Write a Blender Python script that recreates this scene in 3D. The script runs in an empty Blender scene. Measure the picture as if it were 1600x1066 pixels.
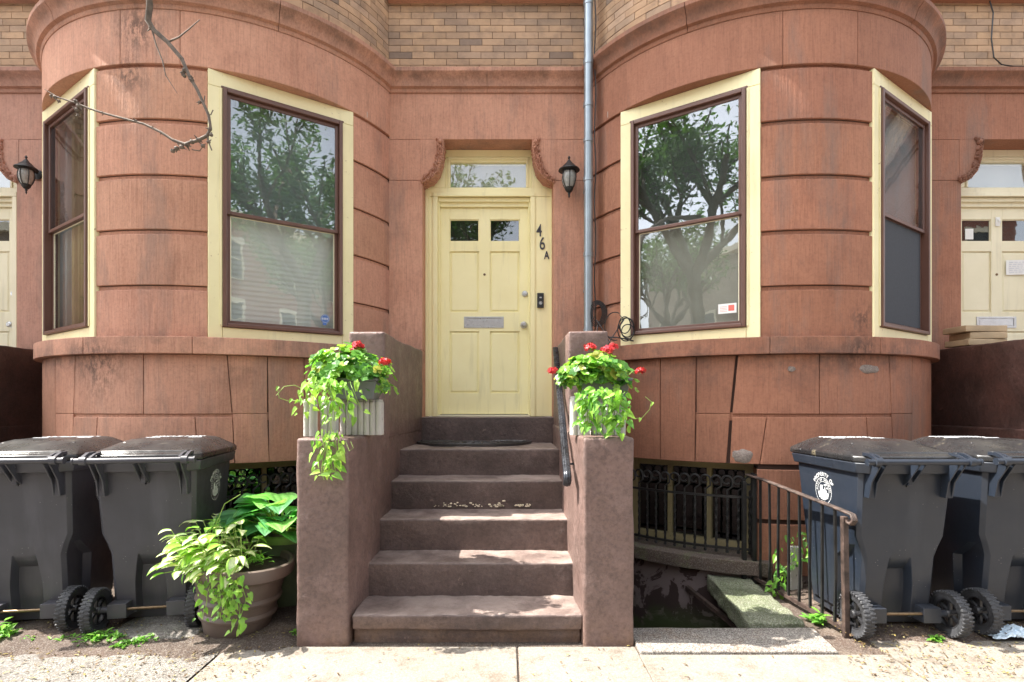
import bpy, bmesh, math, random
from mathutils import Vector, Matrix, noise
R_ = math.radians
rnd = random.Random(7)
SC = bpy.context.scene
COL = SC.collection
# ------------------------------------------------------------------ camera, sky, sun
CH = 1.31; F = 850.0; PX0 = 790.0; PY0 = 632.0
cd = bpy.data.cameras.new('camera'); cam = bpy.data.objects.new('camera', cd); COL.objects.link(cam)
cam.location = (0, 0, CH); cam.rotation_euler = (R_(90), 0, 0)
cd.sensor_fit = 'HORIZONTAL'; cd.sensor_width = 36.0; cd.lens = 36.0 * F / 1600.0
cd.shift_x = (800 - PX0) / 1600.0; cd.shift_y = (PY0 - 533) / 1600.0
cd.clip_end = 500; cd.clip_start = 0.05
SC.camera = cam
SUN = Vector((-.56, .018, .80)).normalized()          # direction towards the sun
w = bpy.data.worlds.new('World'); SC.world = w; w.use_nodes = True
nt = w.node_tree; nt.nodes.clear()
sky = nt.nodes.new('ShaderNodeTexSky'); sky.sky_type = 'NISHITA'; sky.sun_disc = False
sky.sun_elevation = math.asin(SUN.z); sky.sun_rotation = math.atan2(SUN.x, SUN.y)
sky.air_density = 1.0; sky.dust_density = 3.0; sky.ozone_density = 1.0
hs = nt.nodes.new('ShaderNodeHueSaturation'); hs.inputs['Saturation'].default_value = .3
bg = nt.nodes.new('ShaderNodeBackground'); bg.inputs[1].default_value = .145
ow = nt.nodes.new('ShaderNodeOutputWorld')
nt.links.new(sky.outputs[0], hs.inputs['Color']); nt.links.new(hs.outputs[0], bg.inputs[0]); nt.links.new(bg.outputs[0], ow.inputs[0])
sl = bpy.data.lights.new('sun', 'SUN'); sl.energy = 3.3; sl.angle = R_(.5); sl.color = (1.0, .94, .85)
so = bpy.data.objects.new('sun', sl); COL.objects.link(so); so.rotation_euler = SUN.to_track_quat('Z', 'Y').to_euler()
so.location = (-8, 3, 14)
SC.view_settings.view_transform = 'Standard'; SC.view_settings.look = 'None'
SC.view_settings.exposure = 2.25; SC.view_settings.gamma = 1.0
SC.render.engine = 'CYCLES'
SC.render.resolution_x = 1024; SC.render.resolution_y = 682
SC.cycles.max_bounces = 8; SC.cycles.transparent_max_bounces = 16

def P(px, py, Y):                                    # a pixel of the photograph at depth Y -> a point
    return Vector(((px - PX0) * Y / F, Y, CH + (PY0 - py) * Y / F))

# ------------------------------------------------------------------ mesh builder
class MB:
    def __init__(s): s.v = []; s.f = []; s.c = []; s.m = None; s.smooth = False; s.mi = []; s.cur = 0; s.vc = []
    def pt(s, p):
        p = Vector(p)
        if s.m is not None: p = s.m @ p
        s.v.append(p); return len(s.v) - 1
    def add(s, vs, fs, col=None):
        b = len(s.v)
        for p in vs: s.pt(p)
        for f in fs: s.f.append([b + i for i in f]); s.c.append(col); s.mi.append(s.cur)
        return b
    def box(s, x0, x1, y0, y1, z0, z1, col=None):
        vs = [(x0,y0,z0),(x1,y0,z0),(x1,y1,z0),(x0,y1,z0),(x0,y0,z1),(x1,y0,z1),(x1,y1,z1),(x0,y1,z1)]
        s.add(vs, [(0,3,2,1),(4,5,6,7),(0,1,5,4),(1,2,6,5),(2,3,7,6),(3,0,4,7)], col)
    def prism(s, poly, z0, z1, col=None):            # poly: ccw (x,y)
        n = len(poly)
        vs = [(x,y,z0) for x,y in poly] + [(x,y,z1) for x,y in poly]
        fs = [tuple(reversed(range(n))), tuple(range(n, 2*n))] + [(i,(i+1)%n,n+(i+1)%n,n+i) for i in range(n)]
        s.add(vs, fs, col)
    def prism_y(s, poly, y0, y1, col=None):          # poly: (x,z)
        n = len(poly)
        vs = [(x,y0,z) for x,z in poly] + [(x,y1,z) for x,z in poly]
        fs = [tuple(range(n)), tuple(reversed(range(n, 2*n)))] + [(i,n+i,n+(i+1)%n,(i+1)%n) for i in range(n)]
        s.add(vs, fs, col)
    def tube(s, pts, r, n=8, col=None, cap=True, sq=False, twist=0):
        pts = [Vector(p) for p in pts]
        rs = r if isinstance(r, (list, tuple)) else [r] * len(pts)
        t = (pts[1] - pts[0]).normalized()
        u = t.cross(Vector((0,0,1)) if abs(t.z) < .9 else Vector((1,0,0))).normalized()
        rings = []
        for i, p in enumerate(pts):
            a = pts[max(i-1,0)]; b = pts[min(i+1,len(pts)-1)]
            t = (b - a).normalized(); u = (u - t * u.dot(t)).normalized(); w_ = t.cross(u)
            k = 4 if sq else n; o = (math.pi/4 if sq else 0) + twist * i
            rings.append([p + (u*math.cos(o+2*math.pi*j/k) + w_*math.sin(o+2*math.pi*j/k)) * rs[i] for j in range(k)])
        k = len(rings[0]); vs = [q for ring in rings for q in ring]; fs = []
        for i in range(len(pts)-1):
            for j in range(k): fs.append((i*k+j, i*k+(j+1)%k, (i+1)*k+(j+1)%k, (i+1)*k+j))
        if cap: fs += [tuple(reversed(range(k))), tuple(range((len(pts)-1)*k, len(pts)*k))]
        s.add(vs, fs, col)
    def lathe(s, prof, n=24, c=(0,0,0), axis='z', col=None, a0=0, a1=2*math.pi):
        full = abs(a1-a0-2*math.pi) < 1e-6; m = n if full else n+1
        vs = []
        for r, z in prof:
            for j in range(m):
                a = a0 + (a1-a0)*j/n
                x, y = r*math.cos(a), r*math.sin(a)
                if axis == 'z': q = (c[0]+x, c[1]+y, c[2]+z)
                elif axis == 'x': q = (c[0]+z, c[1]+x, c[2]+y)
                else: q = (c[0]+y, c[1]+z, c[2]+x)
                vs.append(q)
        fs = []
        for i in range(len(prof)-1):
            for j in range(n):
                k = (j+1) % m
                fs.append((i*m+j, i*m+k, (i+1)*m+k, (i+1)*m+j))
        s.add(vs, fs, col)
    def ball(s, c, r, n=8, k=5, col=None):
        r = Vector(r) if not isinstance(r, (int,float)) else Vector((r,r,r))
        vs = [(c[0],c[1],c[2]-r.z)]
        for i in range(1,k):
            a = -math.pi/2 + math.pi*i/k
            for j in range(n):
                b = 2*math.pi*j/n
                vs.append((c[0]+r.x*math.cos(a)*math.cos(b), c[1]+r.y*math.cos(a)*math.sin(b), c[2]+r.z*math.sin(a)))
        vs.append((c[0],c[1],c[2]+r.z)); fs = []
        for j in range(n): fs.append((0, 1+(j+1)%n, 1+j))
        for i in range(k-2):
            for j in range(n): fs.append((1+i*n+j, 1+i*n+(j+1)%n, 1+(i+1)*n+(j+1)%n, 1+(i+1)*n+j))
        L = len(vs)-1
        for j in range(n): fs.append((L, 1+(k-2)*n+j, 1+(k-2)*n+(j+1)%n))
        s.add(vs, fs, col)
    def build(s, name, mat, parent=None, bevel=0, seg=2, smooth=False, world=True, angle=40, sub=0):
        me = bpy.data.meshes.new(name)
        off = wloc(parent) if (parent is not None and world) else Vector((0,0,0))
        me.from_pydata([tuple(p - off) for p in s.v], [], s.f)
        mats = mat if isinstance(mat, (list,tuple)) else [mat]
        for m_ in mats: me.materials.append(m_)
        if len(mats) > 1: me.polygons.foreach_set('material_index', s.mi)
        if True:
            at = me.color_attributes.new('Col', 'FLOAT_COLOR', 'CORNER'); data = []
            for pl, c in zip(me.polygons, s.c):
                if c is not None and len(c) and isinstance(c[0], (tuple,list)):
                    for q in c: data += list(q) + [1]
                else:
                    c = c or (1,1,1)
                    for _ in range(pl.loop_total): data += [c[0],c[1],c[2],1]
            at.data.foreach_set('color', data)
        me.update()
        if smooth:
            me.polygons.foreach_set('use_smooth', [True]*len(me.polygons))
        o = bpy.data.objects.new(name, me); COL.objects.link(o)
        if parent is not None: o.parent = parent
        if bevel:
            b = o.modifiers.new('bevel','BEVEL'); b.width = bevel; b.segments = seg; b.limit_method = 'ANGLE'; b.angle_limit = R_(angle); b.harden_normals = False
        if smooth:
            try:
                me.set_sharp_from_angle(angle=R_(angle))
            except Exception: pass
        return o
def wloc(o):
    v = Vector((0,0,0))
    while o is not None: v = v + o.location; o = o.parent
    return v
def tag(o, label=None, cat=None, group=None, kind=None):
    if label: o['label'] = label
    if cat: o['category'] = cat
    if group: o['group'] = group
    if kind: o['kind'] = kind
    return o
def thing(name, label, cat, loc=(0,0,0), rz=0, group=None):
    o = bpy.data.objects.new(name, None); COL.objects.link(o); o.location = loc; o.rotation_euler = (0,0,rz)
    o.empty_display_size = .1
    return tag(o, label, cat, group)
def copy_tree(o, parent=None):
    c = o.copy(); COL.objects.link(c)
    if parent is not None: c.parent = parent
    for ch in list(o.children): copy_tree(ch, c)
    return c
def rough(o, cuts=.06, amp=.004, sc=6, edge=.012, seed=0.0):
    """subdivide a mesh object, round its edges and wear its surface with noise"""
    bm = bmesh.new(); bm.from_mesh(o.data)
    bmesh.ops.remove_doubles(bm, verts=bm.verts, dist=1e-5)
    if edge:
        es = [e for e in bm.edges if len(e.link_faces)==2 and e.calc_face_angle(0) > R_(35)]
        bmesh.ops.bevel(bm, geom=es, offset=edge, segments=3, affect='EDGES', profile=.6, clamp_overlap=True)
    for it in range(7):
        es = [e for e in bm.edges if e.calc_length() > cuts*1.6]
        if not es or len(bm.verts) > 26000: break
        bmesh.ops.subdivide_edges(bm, edges=es, cuts=1, use_grid_fill=True)
    bmesh.ops.triangulate(bm, faces=[f for f in bm.faces if len(f.verts) > 4])
    bm.normal_update()
    for v in bm.verts:
        p = v.co*sc + Vector((seed, seed*1.7, 0))
        d = noise.noise(p)*amp + noise.noise(p*4.1)*amp*.45
        v.co += v.normal*d
    bm.to_mesh(o.data); bm.free()
    o.data.polygons.foreach_set('use_smooth', [True]*len(o.data.polygons))
    o.data.set_sharp_from_angle(angle=R_(50))
    return o

# ------------------------------------------------------------------ materials
def mat(name):
    m = bpy.data.materials.new(name); m.use_nodes = True
    n = m.node_tree; n.nodes.clear()
    o = n.nodes.new('ShaderNodeOutputMaterial'); b = n.nodes.new('ShaderNodeBsdfPrincipled'); n.links.new(b.outputs[0], o.inputs[0])
    return m, n, b
def N(n, t, **k):
    x = n.nodes.new(t)
    for a, v in k.items():
        if a.startswith('_'): setattr(x, a[1:], v)
        else: x.inputs[a.replace('__',' ')].default_value = v
    return x
def coords(n, scale=(1,1,1), src='Object'):
    tc = n.nodes.new('ShaderNodeTexCoord'); mp = n.nodes.new('ShaderNodeMapping'); mp.inputs['Scale'].default_value = scale
    if src == 'World':
        g = n.nodes.new('ShaderNodeNewGeometry'); n.links.new(g.outputs['Position'], mp.inputs[0])
    else: n.links.new(tc.outputs[src], mp.inputs[0])
    return mp.outputs[0]
def nz(n, scale, detail=6, rough_=.6, vec=None, dist=0):
    x = N(n, 'ShaderNodeTexNoise', Scale=scale, Detail=detail, Roughness=rough_, Distortion=dist)
    if vec is not None: n.links.new(vec, x.inputs['Vector'])
    return x.outputs['Fac']
def ramp(n, fac, stops):
    r = n.nodes.new('ShaderNodeValToRGB'); e = r.color_ramp.elements
    e[0].position = stops[0][0]; e[0].color = (*stops[0][1],1) if not isinstance(stops[0][1],(int,float)) else (*(stops[0][1],)*3,1)
    e[1].position = stops[-1][0]; e[1].color = (*stops[-1][1],1) if not isinstance(stops[-1][1],(int,float)) else (*(stops[-1][1],)*3,1)
    for p, c in stops[1:-1]:
        q = e.new(p); q.color = (*c,1) if not isinstance(c,(int,float)) else (*(c,)*3,1)
    n.links.new(fac, r.inputs[0]); return r.outputs[0]
def mixc(n, fac, a, b, mode='MIX'):
    x = n.nodes.new('ShaderNodeMix'); x.data_type = 'RGBA'; x.blend_type = mode
    for i, v in ((0,fac),(6,a),(7,b)):
        if hasattr(v,'links') or hasattr(v,'is_output'): n.links.new(v, x.inputs[i])
        elif isinstance(v,(int,float)): x.inputs[i].default_value = v
        else: x.inputs[i].default_value = (*v,1)
    return x.outputs[2]
def mth(n, op, a, b=None, clamp=False):
    x = n.nodes.new('ShaderNodeMath'); x.operation = op; x.use_clamp = clamp
    for i, v in ((0,a),(1,b)):
        if v is None: continue
        if hasattr(v,'is_output'): n.links.new(v, x.inputs[i])
        else: x.inputs[i].default_value = v
    return x.outputs[0]
def bump(n, b, h, strength=.3, dist=.01):
    x = N(n, 'ShaderNodeBump', Strength=strength, Distance=dist); n.links.new(h, x.inputs['Height']); n.links.new(x.outputs[0], b.inputs['Normal']); return x
def brownstone(name, base, dark, light, spots=()):
    m, n, b = mat(name)
    v = coords(n, src='World'); vs = coords(n, (55,55,2.2), 'World'); vd = coords(n, (5,5,1.1), 'World')
    big = nz(n, 1.1, 5, .6, v); mid = nz(n, 5, 8, .65, v); st = nz(n, 1, 4, .6, vs); drip = nz(n, 1, 6, .65, vd); fine = nz(n, 90, 3, .6, v)
    c = mixc(n, ramp(n, big, [(.35,0),(.68,1)]), base, light)
    c = mixc(n, mth(n,'MULTIPLY', ramp(n, mid, [(.5,0),(.75,1)]), .5), c, dark)
    c = mixc(n, mth(n,'MULTIPLY', ramp(n, drip, [(.58,0),(.72,1)]), .38), c, tuple(x*.45 for x in dark))
    c = mixc(n, mth(n,'MULTIPLY', ramp(n, st, [(.35,0),(.7,1)]), .30), c, light)
    c = mixc(n, mth(n,'MULTIPLY', ramp(n, nz(n, 1, 3, .6, coords(n, (120,120,5), 'World')), [(.48,0),(.68,1)]), .40), c, dark)
    c = mixc(n, 1.0, c, ramp(n, nz(n, 48, 8, .75, v), [(.36,.84),(.5,1.0),(.66,1.07)]), 'MULTIPLY')
    at = n.nodes.new('ShaderNodeAttribute'); at.attribute_name = 'Col'
    c = mixc(n, 1.0, c, at.outputs['Color'], 'MULTIPLY')
    flk = nz(n, 9, 10, .8, v, 1.2)
    c = mixc(n, mth(n,'MULTIPLY', ramp(n, flk, [(.66,0),(.675,1)]), .5), c, tuple(x*.5 for x in dark))
    vein = nz(n, 1, 8, .7, coords(n, (2.2,2.2,.5), 'World'))
    c = mixc(n, mth(n,'MULTIPLY', ramp(n, vein, [(.52,0),(.66,1)]), .55), c, (.18,.14,.12))
    # grime at the head of the plinth and on the sill band, where water sits
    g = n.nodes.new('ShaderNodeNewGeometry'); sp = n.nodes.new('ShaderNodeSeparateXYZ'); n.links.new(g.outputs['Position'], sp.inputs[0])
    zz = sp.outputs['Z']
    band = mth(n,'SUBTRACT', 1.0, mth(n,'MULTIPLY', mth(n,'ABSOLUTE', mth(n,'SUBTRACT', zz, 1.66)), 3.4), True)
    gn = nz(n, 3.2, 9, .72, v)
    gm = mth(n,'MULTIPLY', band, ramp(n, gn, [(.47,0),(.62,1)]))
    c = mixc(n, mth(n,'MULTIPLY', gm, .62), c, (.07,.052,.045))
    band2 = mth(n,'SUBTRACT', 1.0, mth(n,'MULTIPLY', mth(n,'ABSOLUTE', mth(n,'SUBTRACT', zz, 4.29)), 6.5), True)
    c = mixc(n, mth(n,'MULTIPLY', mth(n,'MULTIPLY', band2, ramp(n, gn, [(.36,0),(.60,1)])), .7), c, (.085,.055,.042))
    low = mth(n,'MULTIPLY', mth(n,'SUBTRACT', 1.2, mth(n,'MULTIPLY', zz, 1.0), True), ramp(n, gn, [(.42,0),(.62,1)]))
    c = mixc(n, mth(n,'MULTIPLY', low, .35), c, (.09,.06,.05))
    pit = nz(n, 26, 9, .75, coords(n, (1,1,.55), 'World'))
    for (p, rad) in spots:                            # black weathered patches
        vm = n.nodes.new('ShaderNodeVectorMath'); vm.operation = 'DISTANCE'; n.links.new(g.outputs['Position'], vm.inputs[0]); vm.inputs[1].default_value = p
        near = ramp(n, mth(n,'ADD', mth(n,'DIVIDE', vm.outputs['Value'], rad), mth(n,'MULTIPLY', gn, .9)), [(.0,1),(.98,1),(1.0,0)]) if False else mth(n,'SUBTRACT', 1.55, mth(n,'ADD', mth(n,'DIVIDE', vm.outputs['Value'], rad), mth(n,'MULTIPLY', gn, .7)), True)
        c = mixc(n, mth(n,'MULTIPLY', near, ramp(n, pit, [(.44,0),(.56,.75)])), c, (.045,.03,.025))
    n.links.new(c, b.inputs['Base Color']); b.inputs['Roughness'].default_value = .78; b.inputs['Specular IOR Level'].default_value = .35
    h = mth(n,'ADD', mth(n,'MULTIPLY', st, .6), mth(n,'ADD', mth(n,'MULTIPLY', fine, .25), mth(n,'MULTIPLY', mid, .8)))
    bump(n, b, h, .9, .009)
    return m
def painted(name, base, dark, rough_=.5, chips=None, bs=.3, sc=8):
    m, n, b = mat(name); v = coords(n, src='World')
    a = nz(n, 2.2, 6, .6, v); f = nz(n, sc*5, 4, .6, v); s = nz(n, 1, 5, .6, coords(n, (14,14,1.6), 'World'))
    c = mixc(n, ramp(n, a, [(.38,0),(.68,1)]), base, dark)
    c = mixc(n, mth(n,'MULTIPLY', ramp(n, s, [(.56,0),(.72,1)]), .3), c, tuple(x*.6 for x in dark))
    if chips:
        q = ramp(n, nz(n, 26, 8, .75, v), [(.635,0),(.65,1)]); c = mixc(n, q, c, chips)
    n.links.new(c, b.inputs['Base Color']); b.inputs['Roughness'].default_value = rough_
    bump(n, b, mth(n,'ADD', f, mth(n,'MULTIPLY', s, .6)), bs, .003)
    return m
def plain(name, col, rough_=.5, metal=0, var=.25, sc=6, bs=.1, spec=.5):
    m, n, b = mat(name); v = coords(n)
    a = nz(n, sc, 6, .6, v)
    c = mixc(n, ramp(n, a, [(.3,0),(.7,1)]), tuple(x*(1-var) for x in col), tuple(min(1,x*(1+var)) for x in col))
    n.links.new(c, b.inputs['Base Color']); b.inputs['Roughness'].default_value = rough_; b.inputs['Metallic'].default_value = metal
    b.inputs['Specular IOR Level'].default_value = spec
    r = nz(n, sc*4, 4, .6, v); n.links.new(mth(n,'ADD', mth(n,'MULTIPLY', r, .3), rough_-.15, True), b.inputs['Roughness'])
    if bs: bump(n, b, nz(n, sc*9, 4, .6, v), bs, .002)
    return m
M = {}
M['bs_a'] = brownstone('brownstone_salmon', (.48,.238,.158), (.30,.14,.092), (.59,.32,.22), [((-2.66,3.93,4.03),.20),((-2.75,3.93,3.70),.16),((-3.0,3.95,1.60),.25)])
M['bs_b'] = brownstone('brownstone_brown', (.32,.140,.085), (.185,.080,.051), (.39,.18,.112), [((2.55,3.93,1.70),.16),((2.62,3.95,1.95),.12)])
M['bs_c'] = brownstone('brownstone_pink', (.42,.225,.165), (.28,.14,.10), (.50,.28,.21))
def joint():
    m, n, b = mat('joint_and_groove_shade'); b.inputs['Base Color'].default_value = (.06,.033,.025,1); b.inputs['Roughness'].default_value = .95; return m
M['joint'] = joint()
def stucco(name, base, dark, pink, pf=.3, tread=False):
    m, n, b = mat(name); v = coords(n, src='World')
    a = nz(n, 1.6, 8, .65, v); f = nz(n, 30, 8, .7, v); g = nz(n, 7, 6, .65, v); w1 = nz(n, 4.3, 9, .75, v)
    c = mixc(n, ramp(n, a, [(.38,0),(.62,1)]), base, dark)
    c = mixc(n, mth(n,'MULTIPLY', ramp(n, g, [(.52,0),(.68,1)]), pf), c, pink)
    c = mixc(n, mth(n,'MULTIPLY', ramp(n, w1, [(.60,0),(.66,1)]), .35), c, tuple(x*.45 for x in dark))
    gg = n.nodes.new('ShaderNodeNewGeometry'); sp = n.nodes.new('ShaderNodeSeparateXYZ'); n.links.new(gg.outputs['Position'], sp.inputs[0])
    low = mth(n,'MULTIPLY', mth(n,'SUBTRACT', 1.0, mth(n,'MULTIPLY', sp.outputs['Z'], 7), True), ramp(n, w1, [(.4,0),(.6,1)]))
    c = mixc(n, mth(n,'MULTIPLY', low, .6), c, (.20,.12,.07))
    c = mixc(n, 1.0, c, ramp(n, nz(n, 42, 9, .78, v), [(.36,.70),(.5,1.0),(.66,1.22)]), 'MULTIPLY')
    if tread:                                         # foot wear, plus light painted into the colour of upward faces
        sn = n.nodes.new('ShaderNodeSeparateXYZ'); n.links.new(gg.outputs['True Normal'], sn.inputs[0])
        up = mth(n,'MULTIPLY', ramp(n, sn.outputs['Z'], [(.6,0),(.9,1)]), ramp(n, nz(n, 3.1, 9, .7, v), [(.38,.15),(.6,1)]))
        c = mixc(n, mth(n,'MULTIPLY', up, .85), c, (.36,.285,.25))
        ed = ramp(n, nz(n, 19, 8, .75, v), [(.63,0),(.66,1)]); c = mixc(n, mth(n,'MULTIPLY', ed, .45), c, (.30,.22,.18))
    n.links.new(c, b.inputs['Base Color'])
    n.links.new(ramp(n, g, [(.3,.36),(.7,.66)]), b.inputs['Roughness'])
    bump(n, b, mth(n,'ADD', mth(n,'MULTIPLY', f, .7), g), .75, .012)
    return m
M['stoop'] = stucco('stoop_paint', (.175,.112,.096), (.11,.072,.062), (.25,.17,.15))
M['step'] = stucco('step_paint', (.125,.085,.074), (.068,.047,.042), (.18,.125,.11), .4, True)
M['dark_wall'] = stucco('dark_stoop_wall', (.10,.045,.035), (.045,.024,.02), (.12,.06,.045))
M['cream'] = painted('cream_paint', (.93,.85,.49), (.88,.79,.43), .42, None, .15)
M['cream_w'] = painted('window_cream_paint', (.86,.78,.47), (.76,.68,.39), .5, (.40,.27,.15), .25)
M['cream_dull'] = painted('dull_cream_paint', (.40,.34,.17), (.24,.20,.11), .7, (.12,.09,.05), .3)  # cream toned down to a darker colour for the basement frames
M['cream_pale'] = painted('pale_cream_paint', (.82,.76,.56), (.76,.70,.50), .5, None, .15)
M['brown_al'] = plain('brown_aluminium', (.13,.062,.045), .35, 0, .15, 3, .05)
M['iron'] = plain('black_iron', (.02,.02,.02), .45, .2, .5, 14, .5)
M['rust'] = plain('rusty_iron', (.060,.040,.033), .6, .1, .7, 22, .6)
M['galv'] = plain('galvanised_steel', (.30,.345,.38), .38, .65, .12, 8, .05)
M['silver'] = plain('satin_metal', (.55,.56,.57), .32, .8, .08, 20, .04)
M['brass'] = plain('axle_steel', (.20,.14,.085), .4, .8, .3, 20, .1)
M['black_pl'] = plain('black_plastic', (.018,.018,.02), .35, 0, .2, 10, .05)
M['rubber'] = plain('tyre_rubber', (.035,.036,.04), .6, 0, .5, 20, .2)
M['white_ink'] = plain('white_print', (.75,.77,.78), .6, 0, .06, 20, 0)
M['paper'] = plain('white_paper', (.80,.80,.78), .7, 0, .03, 20, .05)
M['red_ink'] = plain('red_print', (.75,.16,.12), .6, 0, .05, 20, 0)
M['blue_ink'] = plain('blue_print', (.06,.15,.42), .5, 0, .1, 20, 0)
M['ink'] = plain('dark_print', (.05,.05,.06), .6, 0, .1, 20, 0)
M['pot_grey'] = plain('grey_plastic_pot', (.11,.12,.13), .4, 0, .2, 6, .05)
M['pot_green'] = plain('dark_green_pot', (.10,.14,.08), .5, 0, .3, 6, .1)
M['green_rim'] = plain('green_pot_rim', (.22,.38,.10), .45, 0, .2, 6, .1)
M['terra'] = plain('brown_plastic_pot', (.11,.082,.068), .55, 0, .2, 5, .25)
M['soil_pot'] = plain('potting_soil', (.04,.028,.02), .95, 0, .6, 30, .9)
M['blind'] = plain('blind_vinyl', (.74,.76,.74), .55, 0, .05, 5, 0)
M['shade'] = plain('roller_shade', (.27,.26,.225), .8, 0, .12, 3, .1)
M['shade_blue'] = plain('pale_shade', (.74,.76,.82), .8, 0, .06, 3, .1)
M['curt_y'] = plain('yellow_curtain', (.40,.34,.17), .85, 0, .1, 6, .1)
M['curt_w'] = plain('white_curtain', (.42,.47,.50), .85, 0, .06, 6, .1)
M['room'] = plain('room_wall', (.50,.48,.44), .9, 0, .1, 2, 0)
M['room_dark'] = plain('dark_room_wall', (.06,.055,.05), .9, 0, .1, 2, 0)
M['screen'] = plain('insect_screen', (.045,.05,.06), .8, 0, .1, 60, .3)
M['edging'] = painted('concrete_edging', (.50,.49,.46), (.36,.34,.31), .9, (.15,.14,.12), .9, 14)
M['bark'] = plain('bark', (.10,.075,.055), .9, 0, .4, 12, 1)
M['twig'] = plain('grey_twig', (.15,.12,.095), .8, 0, .4, 30, .8)
M['twig_red'] = plain('red_brown_twig', (.13,.06,.045), .7, 0, .3, 30, .5)
M['lampglass'] = plain('seeded_lamp_glass', (.30,.30,.28), .12, 0, .25, 40, .4)
M['stem'] = plain('green_stem', (.25,.38,.08), .5, 0, .2, 10, .1)
M['bag'] = plain('crumpled_plastic', (.55,.66,.75), .3, 0, .3, 25, .3)
M['mat_rubber'] = plain('rubber_mat', (.05,.045,.042), .5, 0, .4, 30, .3)
M['tan'] = plain('tan_wood', (.42,.31,.19), .7, 0, .2, 5, .3)
def glass(name, tint, k=.10, r0=1.55):
    m = bpy.data.materials.new(name); m.use_nodes = True; n = m.node_tree; n.nodes.clear()
    o = n.nodes.new('ShaderNodeOutputMaterial'); mx = n.nodes.new('ShaderNodeMixShader')
    t = n.nodes.new('ShaderNodeBsdfTransparent'); t.inputs[0].default_value = (*tint,1)
    g = n.nodes.new('ShaderNodeBsdfGlossy'); g.inputs['Roughness'].default_value = .012; g.inputs[0].default_value = (.93,.96,1,1)
    fr = n.nodes.new('ShaderNodeFresnel'); fr.inputs[0].default_value = r0
    v = coords(n, src='World'); bp = N(n,'ShaderNodeBump', Strength=.035, Distance=.02); n.links.new(nz(n, 3.1, 3, .5, v), bp.inputs['Height'])
    n.links.new(bp.outputs[0], g.inputs['Normal'])
    ge = n.nodes.new('ShaderNodeNewGeometry')
    n.links.new(mth(n,'MULTIPLY', mth(n,'ADD', fr.outputs[0], k, True), mth(n,'SUBTRACT', 1.0, ge.outputs['Backfacing'])), mx.inputs[0]); n.links.new(t.outputs[0], mx.inputs[1]); n.links.new(g.outputs[0], mx.inputs[2])
    n.links.new(mx.outputs[0], o.inputs[0]); return m
M['glass'] = glass('window_glass', (.94,.96,.95), .125)
M['glass_tint'] = glass('storm_glass', (.66,.70,.70), .17)
M['glass_dark'] = glass('dark_glass', (.45,.47,.46), .10)
def brick_mat():
    m, n, b = mat('roman_brick'); v = coords(n, src='World')
    at = n.nodes.new('ShaderNodeAttribute'); at.attribute_name = 'Col'
    s = nz(n, 7, 8, .7, v); f = nz(n, 60, 5, .6, v); big = nz(n, 1.3, 5, .6, v)
    c = mixc(n, mth(n,'MULTIPLY', ramp(n, s, [(.46,0),(.72,1)]), .5), at.outputs['Color'], (.11,.08,.065))
    c = mixc(n, mth(n,'MULTIPLY', ramp(n, big, [(.46,0),(.68,1)]), .42), c, (.15,.105,.08))
    n.links.new(c, b.inputs['Base Color']); b.inputs['Roughness'].default_value = .85; bump(n, b, mth(n,'ADD',f,s), .5, .004); return m
M['brick'] = brick_mat()
M['mortar'] = plain('mortar', (.12,.07,.045), .95, 0, .3, 12, .4)
def leafmat(name, tint=None, rough_=.40, trans=.42):
    m = bpy.data.materials.new(name); m.use_nodes = True; n = m.node_tree; n.nodes.clear()
    o = n.nodes.new('ShaderNodeOutputMaterial'); mx = n.nodes.new('ShaderNodeMixShader'); mx.inputs[0].default_value = trans
    b = n.nodes.new('ShaderNodeBsdfPrincipled'); b.inputs['Roughness'].default_value = rough_
    t = n.nodes.new('ShaderNodeBsdfTranslucent')
    at = n.nodes.new('ShaderNodeAttribute'); at.attribute_name = 'Col'
    f = nz(n, 30, 4, .6, coords(n))
    c = mixc(n, mth(n,'MULTIPLY', ramp(n, f, [(.35,0),(.7,1)]), .25), at.outputs['Color'], (.05,.10,.02))
    n.links.new(c, b.inputs['Base Color'])
    c2 = mixc(n, 1.0, c, (1.25,1.3,.7), 'MULTIPLY'); n.links.new(c2, t.inputs[0])
    n.links.new(b.outputs[0], mx.inputs[1]); n.links.new(t.outputs[0], mx.inputs[2]); n.links.new(mx.outputs[0], o.inputs[0]); return m
M['leaf'] = leafmat('leaf'); M['petal'] = leafmat('petal', rough_=.5, trans=.2)
def concrete(name, a_, b_, c_, speck=0, bs=.4):
    m, n, b = mat(name); v = coords(n, src='World')
    x = nz(n, 1.1, 8, .65, v); y = nz(n, 6, 9, .72, v); f = nz(n, 120, 4, .7, v)
    c = mixc(n, ramp(n, x, [(.38,0),(.62,1)]), a_, b_)
    c = mixc(n, mth(n,'MULTIPLY', ramp(n, y, [(.50,0),(.68,1)]), .75), c, c_)
    if speck:
        vo = N(n,'ShaderNodeTexVoronoi', Scale=190.0); n.links.new(v, vo.inputs['Vector'])
        c = mixc(n, mth(n,'MULTIPLY', ramp(n, vo.outputs['Color'], [(.30,1),(.45,0)]), speck), c, (.05,.045,.04))
        c = mixc(n, mth(n,'MULTIPLY', ramp(n, vo.outputs['Color'], [(.6,0),(.75,1)]), speck*.6), c, (.62,.60,.55))
    c = mixc(n, 1.0, c, ramp(n, nz(n, 55, 9, .8, v), [(.36,.68),(.5,1.0),(.66,1.12)]), 'MULTIPLY')
    n.links.new(c, b.inputs['Base Color']); b.inputs['Roughness'].default_value = .9
    bump(n, b, mth(n,'ADD', f, mth(n,'MULTIPLY', y, 1.5)), bs, .006); return m
M['walk'] = concrete('sidewalk_concrete', (.195,.17,.14), (.225,.20,.17), (.105,.075,.05), .15)
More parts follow.
